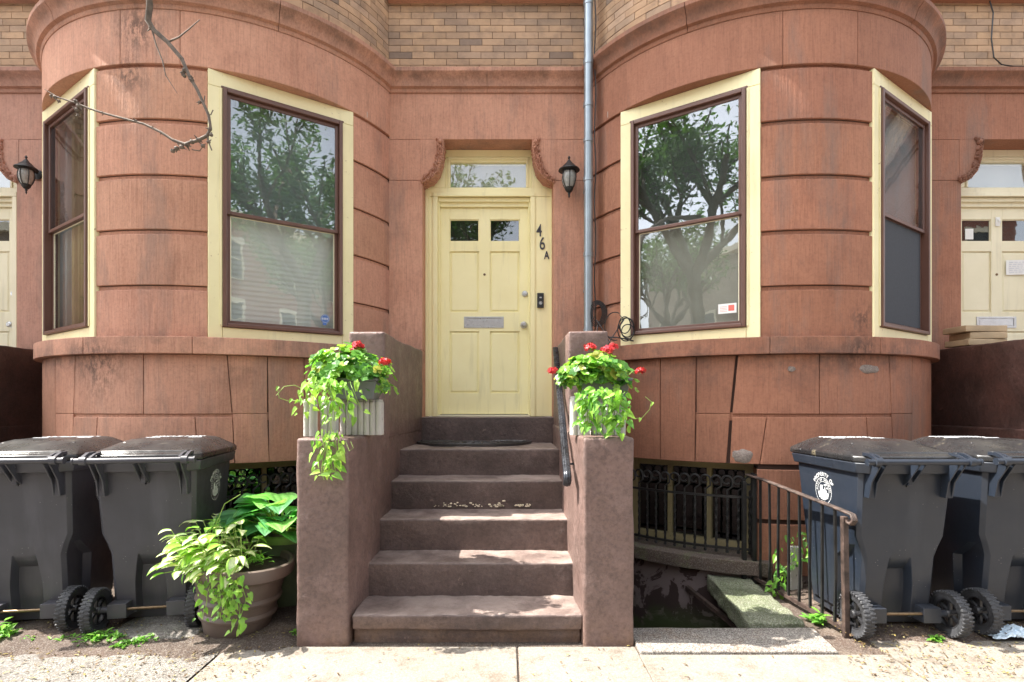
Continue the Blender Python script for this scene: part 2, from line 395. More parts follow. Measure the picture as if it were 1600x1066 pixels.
M['walk_old'] = concrete('old_rough_concrete', (.19,.178,.16), (.135,.122,.11), (.07,.055,.042), .35, .9)
M['granite'] = concrete('granite_kerb', (.25,.225,.195), (.20,.175,.15), (.20,.13,.08), .6, .5)
M['moss'] = concrete('mossy_stone', (.20,.20,.15), (.11,.14,.06), (.06,.09,.03), .4, 1.0)
M['dirt'] = concrete('soil', (.085,.055,.04), (.055,.036,.026), (.15,.115,.085), .2, 1.0)
M['asphalt'] = concrete('asphalt', (.06,.06,.06), (.05,.05,.05), (.08,.08,.075), .3)
def peeling():
    m, n, b = mat('peeling_paint_stone'); v = coords(n, src='World')
    y = nz(n, 4.5, 10, .7, v, .6); g = nz(n, 3, 6, .6, v)
    c = mixc(n, ramp(n, y, [(.49,0),(.515,1)]), (.20,.155,.148), (.05,.03,.027))
    gg = n.nodes.new('ShaderNodeNewGeometry'); sp = n.nodes.new('ShaderNodeSeparateXYZ'); n.links.new(gg.outputs['Position'], sp.inputs[0])
    low = mth(n,'MULTIPLY', mth(n,'MULTIPLY', mth(n,'ADD', sp.outputs['Z'], .22), -5.5, True), ramp(n, g, [(.38,0),(.5,1)]))
    c = mixc(n, low, c, (.05,.065,.02)); n.links.new(c, b.inputs['Base Color']); b.inputs['Roughness'].default_value = .85
    bump(n, b, y, .7, .01); return m
M['peel'] = peeling()
def binmat(name, base, mid):
    m, n, b = mat(name); v = coords(n)
    a = nz(n, 2.0, 5, .6, v); s = nz(n, 1, 5, .6, coords(n, (9,9,1.2)))
    vo = N(n,'ShaderNodeTexVoronoi', Scale=38.0); n.links.new(v, vo.inputs['Vector'])
    c = mixc(n, ramp(n, a, [(.35,0),(.65,1)]), base, mid)
    c = mixc(n, mth(n,'MULTIPLY', ramp(n, s, [(.52,0),(.75,1)]), .4), c, tuple(x*1.5+.008 for x in mid))
    dots = mth(n,'MULTIPLY', ramp(n, vo.outputs['Distance'], [(.05,1),(.09,0)]), ramp(n, nz(n, 9, 2, .5, v), [(.55,0),(.6,1)]))
    c = mixc(n, mth(n,'MULTIPLY', dots, .6), c, (.35,.34,.32))
    sp = n.nodes.new('ShaderNodeSeparateXYZ'); n.links.new(v, sp.inputs[0])
    dust = mth(n,'MULTIPLY', mth(n,'SUBTRACT', .8, mth(n,'MULTIPLY', sp.outputs['Z'], 2.0), True), nz(n, 14, 6, .7, v))
    c = mixc(n, mth(n,'MULTIPLY', dust, .3), c, (.11,.095,.08))
    n.links.new(c, b.inputs['Base Color'])
    n.links.new(ramp(n, nz(n, 12, 5, .6, v), [(.3,.30),(.7,.50)]), b.inputs['Roughness'])
    bump(n, b, nz(n, 260, 2, .5, v), .18, .001); return m
M['bin_dark'] = binmat('charcoal_bin_plastic', (.040,.041,.050), (.060,.060,.072))
M['bin_blue'] = binmat('slate_bin_plastic', (.012,.018,.030), (.019,.024,.034))
def lidmat():
    m, n, b = mat('bin_lid_plastic'); v = coords(n)
    a = nz(n, 9, 8, .7, v); p = nz(n, 5, 3, .5, v)
    c = mixc(n, ramp(n, p, [(.35,0),(.65,1)]), (.013,.014,.016), (.030,.029,.029))
    c = mixc(n, mth(n,'MULTIPLY', ramp(n, a, [(.64,0),(.70,1)]), .55), c, (.20,.17,.11))
    n.links.new(c, b.inputs['Base Color']); n.links.new(ramp(n, a, [(.3,.16),(.7,.42)]), b.inputs['Roughness'])
    bump(n, b, nz(n, 60, 4, .6, v), .2, .002); return m
M['lid'] = lidmat()

# ------------------------------------------------------------------ bay geometry
CY = 5.575; RB = 1.63; WY = 5.01
CXA = -2.60; CXB = 2.285
TH_END = math.degrees(math.acos((CY - WY)/RB))
def bp_(cx, th, r, z): a = R_(th); return (cx + r*math.sin(a), CY - r*math.cos(a), z)
def th_at(px, cx, r=RB):
    if px < -4000: return 0.0
    k = (px - PX0)/F
    a = k*k + 1; b = -2*(k*cx + CY); c = cx*cx + CY*CY - r*r
    d = b*b - 4*a*c
    if d < 0: return -61.0 if px < PX0 else 61.0
    Y = (-b - math.sqrt(d))/(2*a); return math.degrees(math.asin(max(-1,min(1,(k*Y - cx)/r))))
def ring(mb, cx, a0b, a1b, z0, z1, ro, ri, a0t=None, a1t=None, step=2.2, col=None):
    a0t = a0b if a0t is None else a0t; a1t = a1b if a1t is None else a1t
    n = max(1, int(math.ceil(abs(a1b - a0b)/step))); vs = []
    for i in range(n+1):
        t = i/n; tb = a0b + (a1b-a0b)*t; tt = a0t + (a1t-a0t)*t
        vs += [bp_(cx,tb,ro,z0), bp_(cx,tt,ro,z1), bp_(cx,tt,ri,z1), bp_(cx,tb,ri,z0)]
    fs = [(0,1,2,3), (4*n+3,4*n+2,4*n+1,4*n)]
    for i in range(n):
        a = 4*i; c = a+4
        fs += [(a,c,c+1,a+1), (a+1,c+1,c+2,a+2), (a+2,c+2,c+3,a+3), (a+3,c+3,c,a)]
    mb.add(vs, fs, col)
def sweep_ring(mb, cx, prof, a0, a1, step=2.0):
    n = int(math.ceil((a1-a0)/step)); k = len(prof); vs = []
    for i in range(n+1):
        t = a0 + (a1-a0)*i/n
        vs += [bp_(cx, t, RB + r, z) for r, z in prof]
    fs = [tuple(range(k)), tuple(reversed(range(n*k, n*k+k)))]
    for i in range(n):
        for j in range(k): fs.append((i*k+j, (i+1)*k+j, (i+1)*k+(j+1)%k, i*k+(j+1)%k))
    mb.add(vs, fs)
BELT = [(-.1,4.175),(.012,4.175),(.02,4.19),(.02,4.205),(.045,4.215),(.05,4.232),(.055,4.25),(.07,4.285),(.092,4.305),(.105,4.322),(.105,4.355),(.085,4.362),(-.1,4.372)]
COURSES = [(1.80,2.143),(2.179,2.547),(2.583,2.947),(2.983,3.350),(3.387,3.756)]
SW0, SW1 = 14.57, 53.5      # window from / to, degrees

def window(parent, cx, side, stick=None, inner='blind', low='none'):
    """flat double hung window set on the chord between the pier and the outer jamb of a bay"""
    A = Vector(bp_(cx, side*SW0, RB, 0)); B = Vector(bp_(cx, side*SW1, RB, 0))
    if side > 0: u = (B-A).normalized(); O = A
    else: u = (A-B).normalized(); O = B
    L = (B-A).length; nrm = Vector((u.y, -u.x, 0))
    if nrm.y > 0: nrm = -nrm
    mtx = Matrix(((u.x, -nrm.x, 0, O.x),(u.y, -nrm.y, 0, O.y),(0,0,1,0),(0,0,0,1)))   # local x along, y inwards
    def mb(): q = MB(); q.m = mtx; return q
    z0, z1 = 1.80, 3.778; c = .096
    q = mb(); e = .002
    q.box(e, c, -.012, .10, z0, z1-.118); q.box(L-c, L-e, -.012, .10, z0, z1-.118)
    q.box(e, L-e, -.012, .10, z1-.116, z1); q.box(c+e, L-c-e, -.010, .10, z0+.001, z0+.085)
    q.box(c-.018, c, -.020, -.011, z0+.09, z1-.12); q.box(L-c, L-c+.018, -.020, -.011, z0+.09, z1-.12)
    win = q.build('window', M['cream_w'], parent, bevel=.004)
    x0, x1 = c+.002, L-c-.002; f0, f1 = z0+.087, z1-.118
    zm = 2.745
    q = mb(); s = .028
    q.box(x0, x0+s, -.035, .06, f0, f1); q.box(x1-s, x1, -.035, .06, f0, f1)
    q.box(x0+s, x1-s, -.033, .06, f1-s, f1); q.box(x0+s, x1-s, -.033, .06, f0, f0+s)
    q.box(x0-.012, x1+.012, -.022, -.012, f1-.004, f1+.014)
    q.build('frame', M['brown_al'], win, bevel=.006, seg=2)
    a, b = x0+s+.001, x1-s-.001
    def sash(za, zb, y):
        q = mb(); t = .026
        q.box(a, a+t, y, y+.022, za, zb); q.box(b-t, b, y, y+.022, za, zb)
        q.box(a+t, b-t, y+.001, y+.022, zb-t, zb); q.box(a+t, b-t, y+.001, y+.022, za, za+t)
        q.build('sash', M['brown_al'], win, bevel=.003)
        return a+t, b-t, za+t, zb-t
    g1 = sash(zm-.012, f1-s-.001, -.006); g2 = sash(f0+s+.001, zm+.012, .020)
    q = mb(); q.box(g1[0]-.004, g1[1]+.004, .004, .008, g1[2]-.004, g1[3]+.004); q.build('pane', M['glass_tint'], win)
    q = mb(); q.box(g2[0]-.004, g2[1]+.004, .030, .034, g2[2]-.004, g2[3]+.004); q.build('pane', M['glass'], win)
    q = mb(); q.box(g2[0], g2[0]+.006, .024, .030, g2[2], g2[3]); q.box(g2[1]-.006, g2[1], .024, .030, g2[2], g2[3]); q.box(g2[0], g2[1], .0245, .0295, g2[3]-.006, g2[3])
    q.build('glazing_bead', M['cream_pale'], win)
    q = mb()
    q.box(x0, x0+.02, .061, .16, f0, f1); q.box(x1-.02, x1, .061, .16, f0, f1); q.box(x0+.021, x1-.021, .061, .16, f1-.03, f1); q.box(x0+.021,x1-.021,.061,.20,f0-.01,f0+.02)
    q.build('inner_jamb', M['cream_pale'], win)
    if inner == 'blind':
        q = mb(); z = f0+.03
        while z < f1-.05:
            xx = x0+.024; xe = x1-.024; dy = -.005; dz = .0192
            sag = rnd.uniform(-.0015,.0015)
            q.add([(xx,.095-dy,z-dz+sag),(xe,.095-dy,z-dz-sag),(xe,.095+dy,z+dz-sag),(xx,.095+dy,z+dz+sag),(xx,.0965,z+.0035),(xe,.0965,z+.0035)], [(0,1,5,4),(4,5,2,3)])
            z += .038
        for xx in (x0+.12, (x0+x1)/2, x1-.12): q.box(xx-.0008, xx+.0008, .083, .0845, f0+.03, f1-.04)
        q.box(x0+.022, x1-.022, .08, .12, f1-.075, f1-.032); q.box(x0+.022, x1-.022, .085, .105, f0+.022, f0+.036)
        q.build('blind', M['blind'], win)
    elif inner == 'shade':
        q = mb(); q.box(x0+.022, x1-.022, .08, .084, f0+.02, f1-.03); q.build('shade', M['shade'], win)
    elif inner == 'pale':
        q = mb(); q.box(x0+.022, x1-.022, .07, .074, zm-.02, f1-.03); q.build('shade', M['shade_blue'], win)
        q = mb(); q.box(g2[0]-.003, g2[1]+.003, .020, .0215, g2[2], g2[3]); q.build('insect_screen', M['screen'], win)
    elif inner == 'curtain':
        for (ca, cb, mt) in ((x0+.02, x0+.22, 'curt_w'), (x0+.225, x0+.50, 'curt_y'), (x0+.505, x1-.02, 'curt_w')):
            q = mb(); n_ = 60; vs = []
            for i in range(n_+1):
                x = ca + (cb-ca)*i/n_; y = .095 + .018*math.sin(x*85) + .008*math.sin(x*37+1)
                vs += [(x,y,f0+.0),(x,y,f1-.03)]
            q.add(vs, [(2*i,2*i+2,2*i+3,2*i+1) for i in range(n_)])
            o = q.build('curtain', M[mt], win, smooth=True)
            sm = o.modifiers.new('thick','SOLIDIFY'); sm.thickness = .002
    if stick:
        stick(mb, win, g2)
    return win

def brick_wall(mb, mode, cx, a0, a1, z0, z1, r=None, yface=None):
    pitch, bw = .0612, .212; row = 0; z = z0
    while z < z1:
        off = (row % 2)*bw*.5 + rnd.uniform(-.008,.008)
        span = (a1-a0) if mode == 'flat' else R_(a1-a0)*r
        s = -off
        while s < span:
            wv = bw + rnd.uniform(-.006,.006)
            b0 = max(s,0)+.0015; b1 = min(s+wv, span)-.0035; s += wv
            if b1-b0 < .012: continue
            k = rnd.random()
            if k < .42: c = (.46,.30,.185)
            elif k < .62: c = (.42,.285,.19)
            elif k < .84: c = (.48,.31,.185)
            elif k < .975: c = (.37,.255,.17)
            else: c = (.26,.185,.135)
            j = rnd.uniform(.86,1.12); c = tuple(x*j for x in c); d = rnd.uniform(0,.003)
            zz0, zz1 = z+.002, min(z+pitch-.003, z1)
            if mode == 'flat': mb.box(a0+b0, a0+b1, yface-d, yface+.04, zz0, zz1, c)
            else:
                t0 = a0+math.degrees(b0/r); t1 = a0+math.degrees(b1/r)
                ring(mb, cx, t0, t1, zz0, zz1, r+d, r-.04, step=4.5, col=c)
        z += pitch; row += 1

def plinth(mb, jb, cx, side, stones, open0, open1, gb=None):
    ro, ri = RB+.006, RB-.30
    ring(jb, cx, -TH_END-4, TH_END+4, .87, 1.674, ro-.022, ri+.03, step=3)
    for (t0,b0,t1,b1,z0,z1) in stones:
        g = .085
        at0 = th_at(t0,cx) if t0 is not None else -TH_END-1; ab0 = th_at(b0,cx) if b0 is not None else -TH_END-1
        at1 = th_at(t1,cx) if t1 is not None else TH_END+1; ab1 = th_at(b1,cx) if b1 is not None else TH_END+1
        ring(mb, cx, ab0+g, ab1-g, z0, z1 + (.012 if z1 == 1.203 else 0), ro, ri, at0+g, at1-g, col=(rnd.uniform(.82,1.08),)*3)
    if gb is not None: ring(gb, cx, -TH_END, TH_END, 1.19, 1.25, ro-.014, ri+.03, step=3)
    # courses below the opening head
    lo, hi = min(open0,open1), max(open0,open1)
    for (z0,z1) in ((.468,.832),(.062,.434)):
        for (s0,s1) in ((-TH_END-1, lo), (hi, TH_END+1)):
            if s1-s0 > 1:
                n = max(1, int((s1-s0)/26)); 
                for i in range(n): ring(mb, cx, s0+(s1-s0)*i/n+.12, s0+(s1-s0)*(i+1)/n-.12, z0, z1, ro, ri)
    for (s0,s1) in ((-TH_END-1, lo-.3), (hi+.3, TH_END+1)):
        ring(jb, cx, s0, s1, .0, .869, ro-.024, ri+.03, step=3)

stonework = {}
def bay(parent, cx, ms, side_open, stones, friezej, beltj, sillj):
    q = MB(); jb = MB(); gb = MB()
    for (a,b) in ((-SW0, SW0), (SW1, TH_END+1.2), (-TH_END-1.2, -SW1)):
        ring(gb, cx, a+.25, b-.25, 1.80, 3.779, RB-.020, RB-.24, step=3)
        for (z0,z1) in COURSES:
            k = rnd.uniform(.88,1.08); ring(q, cx, a, b, z0, z1, RB, RB-.25, col=(k,k*rnd.uniform(.98,1.02),k*rnd.uniform(.96,1.02)))
            if z1 < 3.7: ring(jb, cx, a+.3, b-.3, z1+.030, z1+.037, RB-.0185, RB-.24, step=3)  # dark strip paints in the shadow line at the groove top
    fj = sorted([-TH_END-1.2] + [th_at(p,cx) for p in friezej] + [TH_END+1.2])
    for i in range(len(fj)-1): ring(q, cx, fj[i]+.05, fj[i+1]-.05, 3.78, 4.174, RB+.008, RB-.26, col=(rnd.uniform(.92,1.06),)*3)
    ring(jb, cx, -TH_END-1, TH_END+1, 3.782, 4.17, RB-.01, RB-.24, step=3)
    sj = sorted([-TH_END-1.2] + [th_at(p,cx) for p in sillj] + [TH_END+1.2])
    for i in range(len(sj)-1): ring(q, cx, sj[i]+.05, sj[i+1]-.05, 1.676, 1.799, RB+.062, RB-.26, col=(rnd.uniform(.84,1.0),)*3)
    plinth(q, jb, cx, 1, stones, side_open*15.5, side_open*55, gb)
    w_ = q.build('bay_stonework', ms, parent, bevel=.0045)
    stonework[parent.name] = w_
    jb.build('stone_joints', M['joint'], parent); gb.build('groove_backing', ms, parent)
    q = MB(); bj = sorted([-TH_END-1.6] + [th_at(p,cx,RB+.1) for p in beltj] + [TH_END+1.6])
    for i in range(len(bj)-1): sweep_ring(q, cx, BELT, bj[i]+.08, bj[i+1]-.08)
    q.build('belt_course', ms, parent, smooth=True, angle=35)
    q = MB(); brick_wall(q, 'arc', cx, -TH_END-1.5, TH_END+1.5, 4.374, 6.0, RB-.012); q.build('bay_brickwork', M['brick'], parent)
    q = MB(); ring(q, cx, -TH_END-3, TH_END+3, 4.372, 9.3, RB-.02, RB-.26, step=3); q.build('bay_mortar', M['mortar'], parent)
    # basement window in its opening
    a0, a1 = side_open*15.5, side_open*55
    lo, hi = min(a0,a1), max(a0,a1)
    q = MB(); ring(q, cx, lo-3, hi+3, .062, .166, RB+.075, RB-.30); rough(q.build('basement_sill', M['moss_sill'], parent), .05, .006, 5, .008)
    q = MB(); ring(q, cx, -TH_END, TH_END, -1.1, .061, RB+.0, RB-.25); q.build('basement_wall', M['peel'], parent)
    A = Vector(bp_(cx, lo, RB-.20, 0)); B = Vector(bp_(cx, hi, RB-.20, 0)); u = (B-A).normalized(); L = (B-A).length
    nn = Vector((-u.y, u.x, 0)); nn = nn if nn.y > 0 else -nn
    mtx = Matrix(((u.x, nn.x, 0, A.x),(u.y, nn.y, 0, A.y),(0,0,1,0),(0,0,0,1)))
    q = MB(); q.m = mtx
    q.box(-.05, .05, -.02, .05, .17, .864); q.box(L-.05, L+.05, -.02, .05, .17, .864)
    q.box(.051, L-.051, -.019, .05, .80, .864); q.box(.051, L-.051, -.019, .05, .17, .235)
    for t in (.34,.67): q.box(L*t-.018, L*t+.018, -.018, .05, .236, .799)
    bw = q.build('basement_window', M['cream_dull'], parent, bevel=.003)
    q = MB(); q.m = mtx; q.box(.052, L-.052, .02, .024, .236, .799); q.build('pane', M['glass_dark'], bw)
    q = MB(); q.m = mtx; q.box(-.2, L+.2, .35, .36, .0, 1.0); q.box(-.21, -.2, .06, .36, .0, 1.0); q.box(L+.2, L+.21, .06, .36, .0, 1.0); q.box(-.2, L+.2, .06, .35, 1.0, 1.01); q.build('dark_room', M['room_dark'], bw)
    # iron guard with scrolled tops
    q = MB(); rr = RB-.045
    sg = (hi-lo-1.5)/13.5
    for z in (.615,.225):
        q.tube([bp_(cx, lo+1+(hi-lo-2)*i/20, rr, z) for i in range(21)], .012, sq=True)
    for i in range(14):
        t = lo+1.4+sg*i; zt = .73
        bt = bp_(cx, t, rr, 0)
        q.tube([(bt[0],bt[1],.205+ (.62-.205)*k/26) for k in range(27)], .0105, sq=True, twist=.38)
        al = Vector((math.cos(R_(t)), math.sin(R_(t)), 0)); pts = []
        for k in range(17):
            a = k/16*math.pi*1.75; rad = .040*(1-.45*k/16)
            pts.append(Vector((bt[0],bt[1],0)) + al*(rad*math.cos(a)-.004) + Vector((0,0,.735+rad*math.sin(a))))
        pts = [Vector((bt[0],bt[1],.62)), Vector((bt[0],bt[1],.66)), pts[0]-Vector((0,0,.045))] + pts
        q.tube(pts, .0075, n=5)
        q.ball((bt[0],bt[1],.20), .014, 6, 4)
    for t in (lo+.8, hi-.8):
        b0 = bp_(cx,t,rr,0); q.tube([(b0[0],b0[1],.168),(b0[0],b0[1],.80)], .014, sq=True)
    q.build('window_guard', M['iron'], parent)

M['moss_sill'] = concrete('mossy_basement_sill', (.12,.085,.065), (.075,.055,.045), (.15,.19,.07), .2, .6)

def flat_wall(parent, ms, x0, x1, o0, o1, bx0, bx1, beltjoint=None, top=9.3):
    """door wall from x0 to x1 with the door opening o0..o1"""
    q = MB(); jb = MB(); yb = WY+.42
    g = .002
    for (a,b) in ((x0,o0),(o1,x1)):
        q.box(a, b, WY, yb, .3, 1.81); q.box(a, b, WY, yb, 1.814, 3.372)
        q.box(a, b, WY-.001, yb, 3.375, 3.748)
    q.box(x0, x1, WY, yb, 3.751, 4.176)
    jb.box(x0, o0-.006, WY+.006, yb-.01, .31, 4.17); jb.box(o1+.006, x1, WY+.006, yb-.01, .31, 4.17)
    # side brackets of the door head
    prof = [(.196,0),(.194,-.075),(.181,-.185),(.148,-.285),(.088,-.358),(.0,-.400)]
    for s, ox in ((1,o0),(-1,o1)):
        pl = [(ox + s*(dx if dx else -.02), 3.749+dz) for dx, dz in prof] + [(ox - s*.02, 3.749)]
        if s > 0: pl = list(reversed(pl))
        # smooth outline
        q.prism_y([p for p in pl], WY-.004, WY+.17)
    q.build('wall', ms, parent, bevel=.003)
    jb.build('stone_joints', M['joint'], parent)
    for s, ox in ((1,o0),(-1,o1)):
        q = MB()
        def cpt(t):
            i = min(int(t*(len(prof)-1)), len(prof)-2); f = t*(len(prof)-1)-i
            return (prof[i][0]*(1-f)+prof[i+1][0]*f, prof[i][1]*(1-f)+prof[i+1][1]*f)
        for k in range(120):                          # acanthus lobes along the front of the bracket
            t = rnd.random()*.97+.015; dx, dz = cpt(t); u2 = rnd.random()
            wd = .085*(1-.45*t)
            cxp = ox + s*(dx - .008 - u2*wd*(.75)); czp = 3.749+dz+ .010 + u2*wd*.55*t
            rr_ = Vector((rnd.uniform(.004,.009), rnd.uniform(.014,.030), rnd.uniform(.009,.022)))
            q.ball((cxp, WY-.006, czp), rr_, 7, 5)
        for k in range(26):
            dx, dz = cpt(k/25*.98+.01); q.ball((ox+s*(dx-.005), WY-.004, 3.749+dz+.004), (.009,.014,.012), 7, 5)
        q.ball((ox+s*.165, WY-.006, 3.727), (.022,.026,.022), 12, 8)
        # rolled underside of the bracket
        for k in range(60):
            dx, dz = cpt(k/59); q.ball((ox+s*(dx), WY+rnd.uniform(.01,.16), 3.749+dz+.002), (.008,rnd.uniform(.01,.02),.010), 6, 4)
        q.build('door_bracket', ms, parent, smooth=True, angle=80)
    q = MB()
    segs = [x0] + ([beltjoint] if beltjoint else []) + [x1]
    for i in range(len(segs)-1):
        a, b = segs[i]+.0015, segs[i+1]-.0015; k = len(BELT)
        vs = [(a, WY-r, z+.0) for r, z in BELT] + [(b, WY-r, z) for r, z in BELT]
        q.add(vs, [tuple(reversed(range(k))), tuple(range(k,2*k))] + [(j,(j+1)%k,k+(j+1)%k,k+j) for j in range(k)])
    q.build('belt_course', ms, parent, smooth=True, angle=35)
    q = MB(); brick_wall(q, 'flat', 0, bx0, bx1, 4.375, 6.0, yface=WY+.004); q.build('brickwork', M['brick'], parent)
    q = MB(); q.box(bx0, bx1, WY+.012, yb, 4.373, top); q.build('mortar', M['mortar'], parent)
    q = MB(); q.box(bx0-.0, bx1, WY-.07, WY+.1, 5.005, 5.14); rough(q.build('upper_sill', ms, parent), .08, .004, 5, .008)

def door(parent, dx, mc, digits=False, bell=None, note=False, mslot=True):
    Y = 5.20
    def X(px, y=Y): return (px-PX0)*y/F + dx
    def Z(py, y=Y): return CH + (PY0-py)*y/F
    o0, o1 = -.766+dx, .442+dx
    q = MB()
    zb, zh = 1.196, 3.378
    q.box(o0, X(684), Y, Y+.11, zb, zh-.082); q.box(X(828.5), o1, Y, Y+.11, zb, zh-.082)
    q.box(o0, o1, Y-.001, Y+.11, zh-.08, zh+.002)
    # back band and stop mouldings
    for (a,b,d) in ((0,.030,.016),(.030,.045,.008)):
        q.box(o0+a, o0+b, Y-d, Y+.001, zb, zh+.02)
        if a == 0: q.box(o1-.010, o1, Y-d, Y+.001, zb, zh+.02)
    q.box(X(684)-.045, X(684)-.001, Y-.014, Y+.002, zb, zh-.085); q.box(X(828.5)+.001, X(828.5)+.045, Y-.014, Y+.002, zb, zh-.085)
    q.box(X(684)-.045, X(828.5)+.045, Y-.015, Y, zh-.083, zh-.045)
    q.box(X(684), X(684)+.016, Y+.03, Y+.109, zb, zh-.084); q.box(X(828.5)-.016, X(828.5), Y+.03, Y+.109, zb, zh-.084)
    q.box(X(684)+.017, X(828.5)-.017, Y+.045, Y+.109, 3.215, zh-.084)
    q.box(X(684)+.001, X(828.5)-.001, Y+.02, Y+.044, 3.255, zh-.084)
    # transom board with its light
    ga, gb, gz0, gz1 = X(703.5), X(822), 3.392, 3.632
    q.box(o0, ga-.05, Y+.004, Y+.11, zh+.003, 3.749); q.box(gb+.05, o1, Y+.004, Y+.11, zh+.003, 3.749)
    q.box(ga-.049, gb+.049, Y+.012, Y+.11, gz1+.05, 3.749); q.box(ga-.049, ga-.001, Y+.020, Y+.11, zh+.003, gz1+.049); q.box(gb+.001, gb+.049, Y+.020, Y+.11, zh+.003, gz1+.049)
    q.box(ga, gb, Y+.021, Y+.11, gz1, gz1+.049); q.box(ga, gb, Y+.018, Y+.11, zh+.003, gz0)
    q.box(ga-.022, gb+.022, Y+.008, Y+.019, gz1+.022, gz1+.046); q.box(ga-.022, ga-.004, Y+.008, Y+.019, zh+.01, gz1+.021); q.box(gb+.004, gb+.022, Y+.008, Y+.019, zh+.01, gz1+.021)
    fr = q.build('door_frame', mc, parent, bevel=.004)
    q = MB(); q.box(ga, gb, Y+.045, Y+.049, gz0-.002, gz1); q.build('transom_pane', M['glass'], fr)
    q = MB(); q.box(o0+.05, o1-.05, Y+.112, Y+.5, 1.0, 3.75); q.build('dark_hall', M['room'], fr)
    # leaf
    yl = 5.27; q = MB()
    xl, xr = X(687,yl), X(828,yl); zt, z0 = 3.213, 1.215
    def xz(a,b,c,d): return X(a,yl), X(b,yl), Z(d,yl), Z(c,yl)
    cells = [xz(703.5,748.5,343,377.5), xz(766.5,812,343,377.5), xz(702,748.5,393,488), xz(765,812,393,488), xz(702,748.5,518,614.5), xz(765,812,518,614.5)]
    c0, c1, c2, c3 = X(702.5,yl), X(748.5,yl), X(765.5,yl), X(812,yl); e = .0005
    q.box(xl, c0, yl, yl+.04, z0, zt); q.box(c3, xr, yl, yl+.04, z0, zt); q.box(c1, c2, yl, yl+.04, z0, zt)
    rows = [(z0, Z(614.5,yl)), (Z(518,yl), Z(488,yl)), (Z(393,yl), Z(377.5,yl)), (Z(343,yl), zt)]
    for (za,zb_) in rows:
        q.box(c0, c1, yl+.0004, yl+.04, za, zb_); q.box(c2, c3, yl+.0004, yl+.04, za, zb_)
    for i, (a,b,za,zb_) in enumerate(cells):
        a = c0 if i%2==0 else c2; b = c1 if i%2==0 else c3
        if i > 1:
            q.box(a, b, yl+.016, yl+.03, za, zb_)
            t = .024; q.add([(a+t,yl+.006,za+t),(b-t,yl+.006,za+t),(b-t,yl+.006,zb_-t),(a+t,yl+.006,zb_-t),(a+.008,yl+.016,za+.008),(b-.008,yl+.016,za+.008),(b-.008,yl+.016,zb_-.008),(a+.008,yl+.016,zb_-.008)],
                   [(0,1,2,3),(4,5,1,0),(5,6,2,1),(6,7,3,2),(7,4,0,3)])
        else:
            t = .008
            q.box(a, a+t, yl+.008, yl+.03, za, zb_); q.box(b-t, b, yl+.008, yl+.03, za, zb_); q.box(a+t, b-t, yl+.0085, yl+.03, za, za+t); q.box(a+t, b-t, yl+.0085, yl+.03, zb_-t, zb_)
    d = q.build('door', mc, parent, bevel=.0025)
    for i in (0,1):
        a = (c0,c2)[i]+.009; b = (c1,c3)[i]-.009; q = MB(); q.box(a, b, yl+.016, yl+.02, cells[i][2]+.009, cells[i][3]-.009); q.build('door_pane', M['glass_dark'], d)
    # letter slot
    a, b, za, zb_ = xz(725,787,495,512.5); q = MB(); t = .018
    q.box(a, b, yl-.006, yl+.001, za, za+t); q.box(a, b, yl-.006, yl+.001, zb_-t, zb_); q.box(a, a+t*1.3, yl-.0065, yl+.001, za+t, zb_-t); q.box(b-t*1.3, b, yl-.0065, yl+.001, za+t, zb_-t)
    q.box(a+t*1.3, b-t*1.3, yl-.001, yl+.001, za+t, zb_-t); q.box(a+t*1.6, b-t*1.6, yl-.004, yl, za+t*1.15, zb_-t*1.8)
    q.build('mail_slot', M['silver'], d, bevel=.002)
    for (px,py,r,nm) in ((820,459.5,.030,'deadbolt'),(818.5,508,.033,'door_knob')):
        c = (X(px,yl), yl, Z(py,yl)); q = MB()
        if nm == 'deadbolt': q.lathe([(0,-.022),(r*.45,-.022),(r*.5,-.016),(r*.8,-.015),(r,-.006),(r,0)], 24, c, 'y')
        else: q.lathe([(0,-.06),(r*.5,-.060),(r*.8,-.052),(r*.88,-.042),(r*.7,-.030),(r*.4,-.022),(r*.4,-.010),(r*.95,-.008),(r*1.05,0)], 24, c, 'y')
        q.box(c[0]-.002, c[0]+.002, yl-(.0235 if nm=='deadbolt' else .062), yl-.02, c[2]-.008, c[2]+.008)
        q.build(nm, M['silver'], d, smooth=True, angle=30)
    q = MB(); q.lathe([(0,-.006),(.007,-.006),(.011,-.004),(.012,0)], 16, (X(757,yl), yl, Z(429,yl)), 'y'); q.build('peephole', M['brass'], d, smooth=True)
    if digits:
        for ch, pa, pb, ya, yb_ in (('4',838,846.5,350.5,369.5),('6',843.2,851.5,370.5,390.5),('A',849.8,858.3,392.5,405)):
            text(ch, X(pa), X(pb), Z(yb_), Z(ya), Y-.007, M['ink'], fr, 'house_number', .005, bold=(ch=='A'))
        q = MB(); a,b,za,zb_ = X(839.3), X(849.5), Z(481.5), Z(458.5)
        q.box(a, b, Y-.022, Y, za, zb_); db = q.build('doorbell', M['black_pl'], fr, bevel=.004)
        q = MB(); q.lathe([(0,-.003),(.010,-.003),(.013,0)], 20, ((a+b)/2, Y-.022, za+.045), 'y'); q.lathe([(.014,0),(.0145,-.003),(.0165,-.003),(.017,0)], 20, ((a+b)/2, Y-.022, za+.045), 'y')
        q.build('doorbell_button', M['silver'], fr); q = MB()
        q.box((a+b)/2-.010, (a+b)/2+.010, Y-.0235, Y-.021, zb_-.05, zb_-.038)
        q.build('doorbell_sensor', M['silver'], fr)
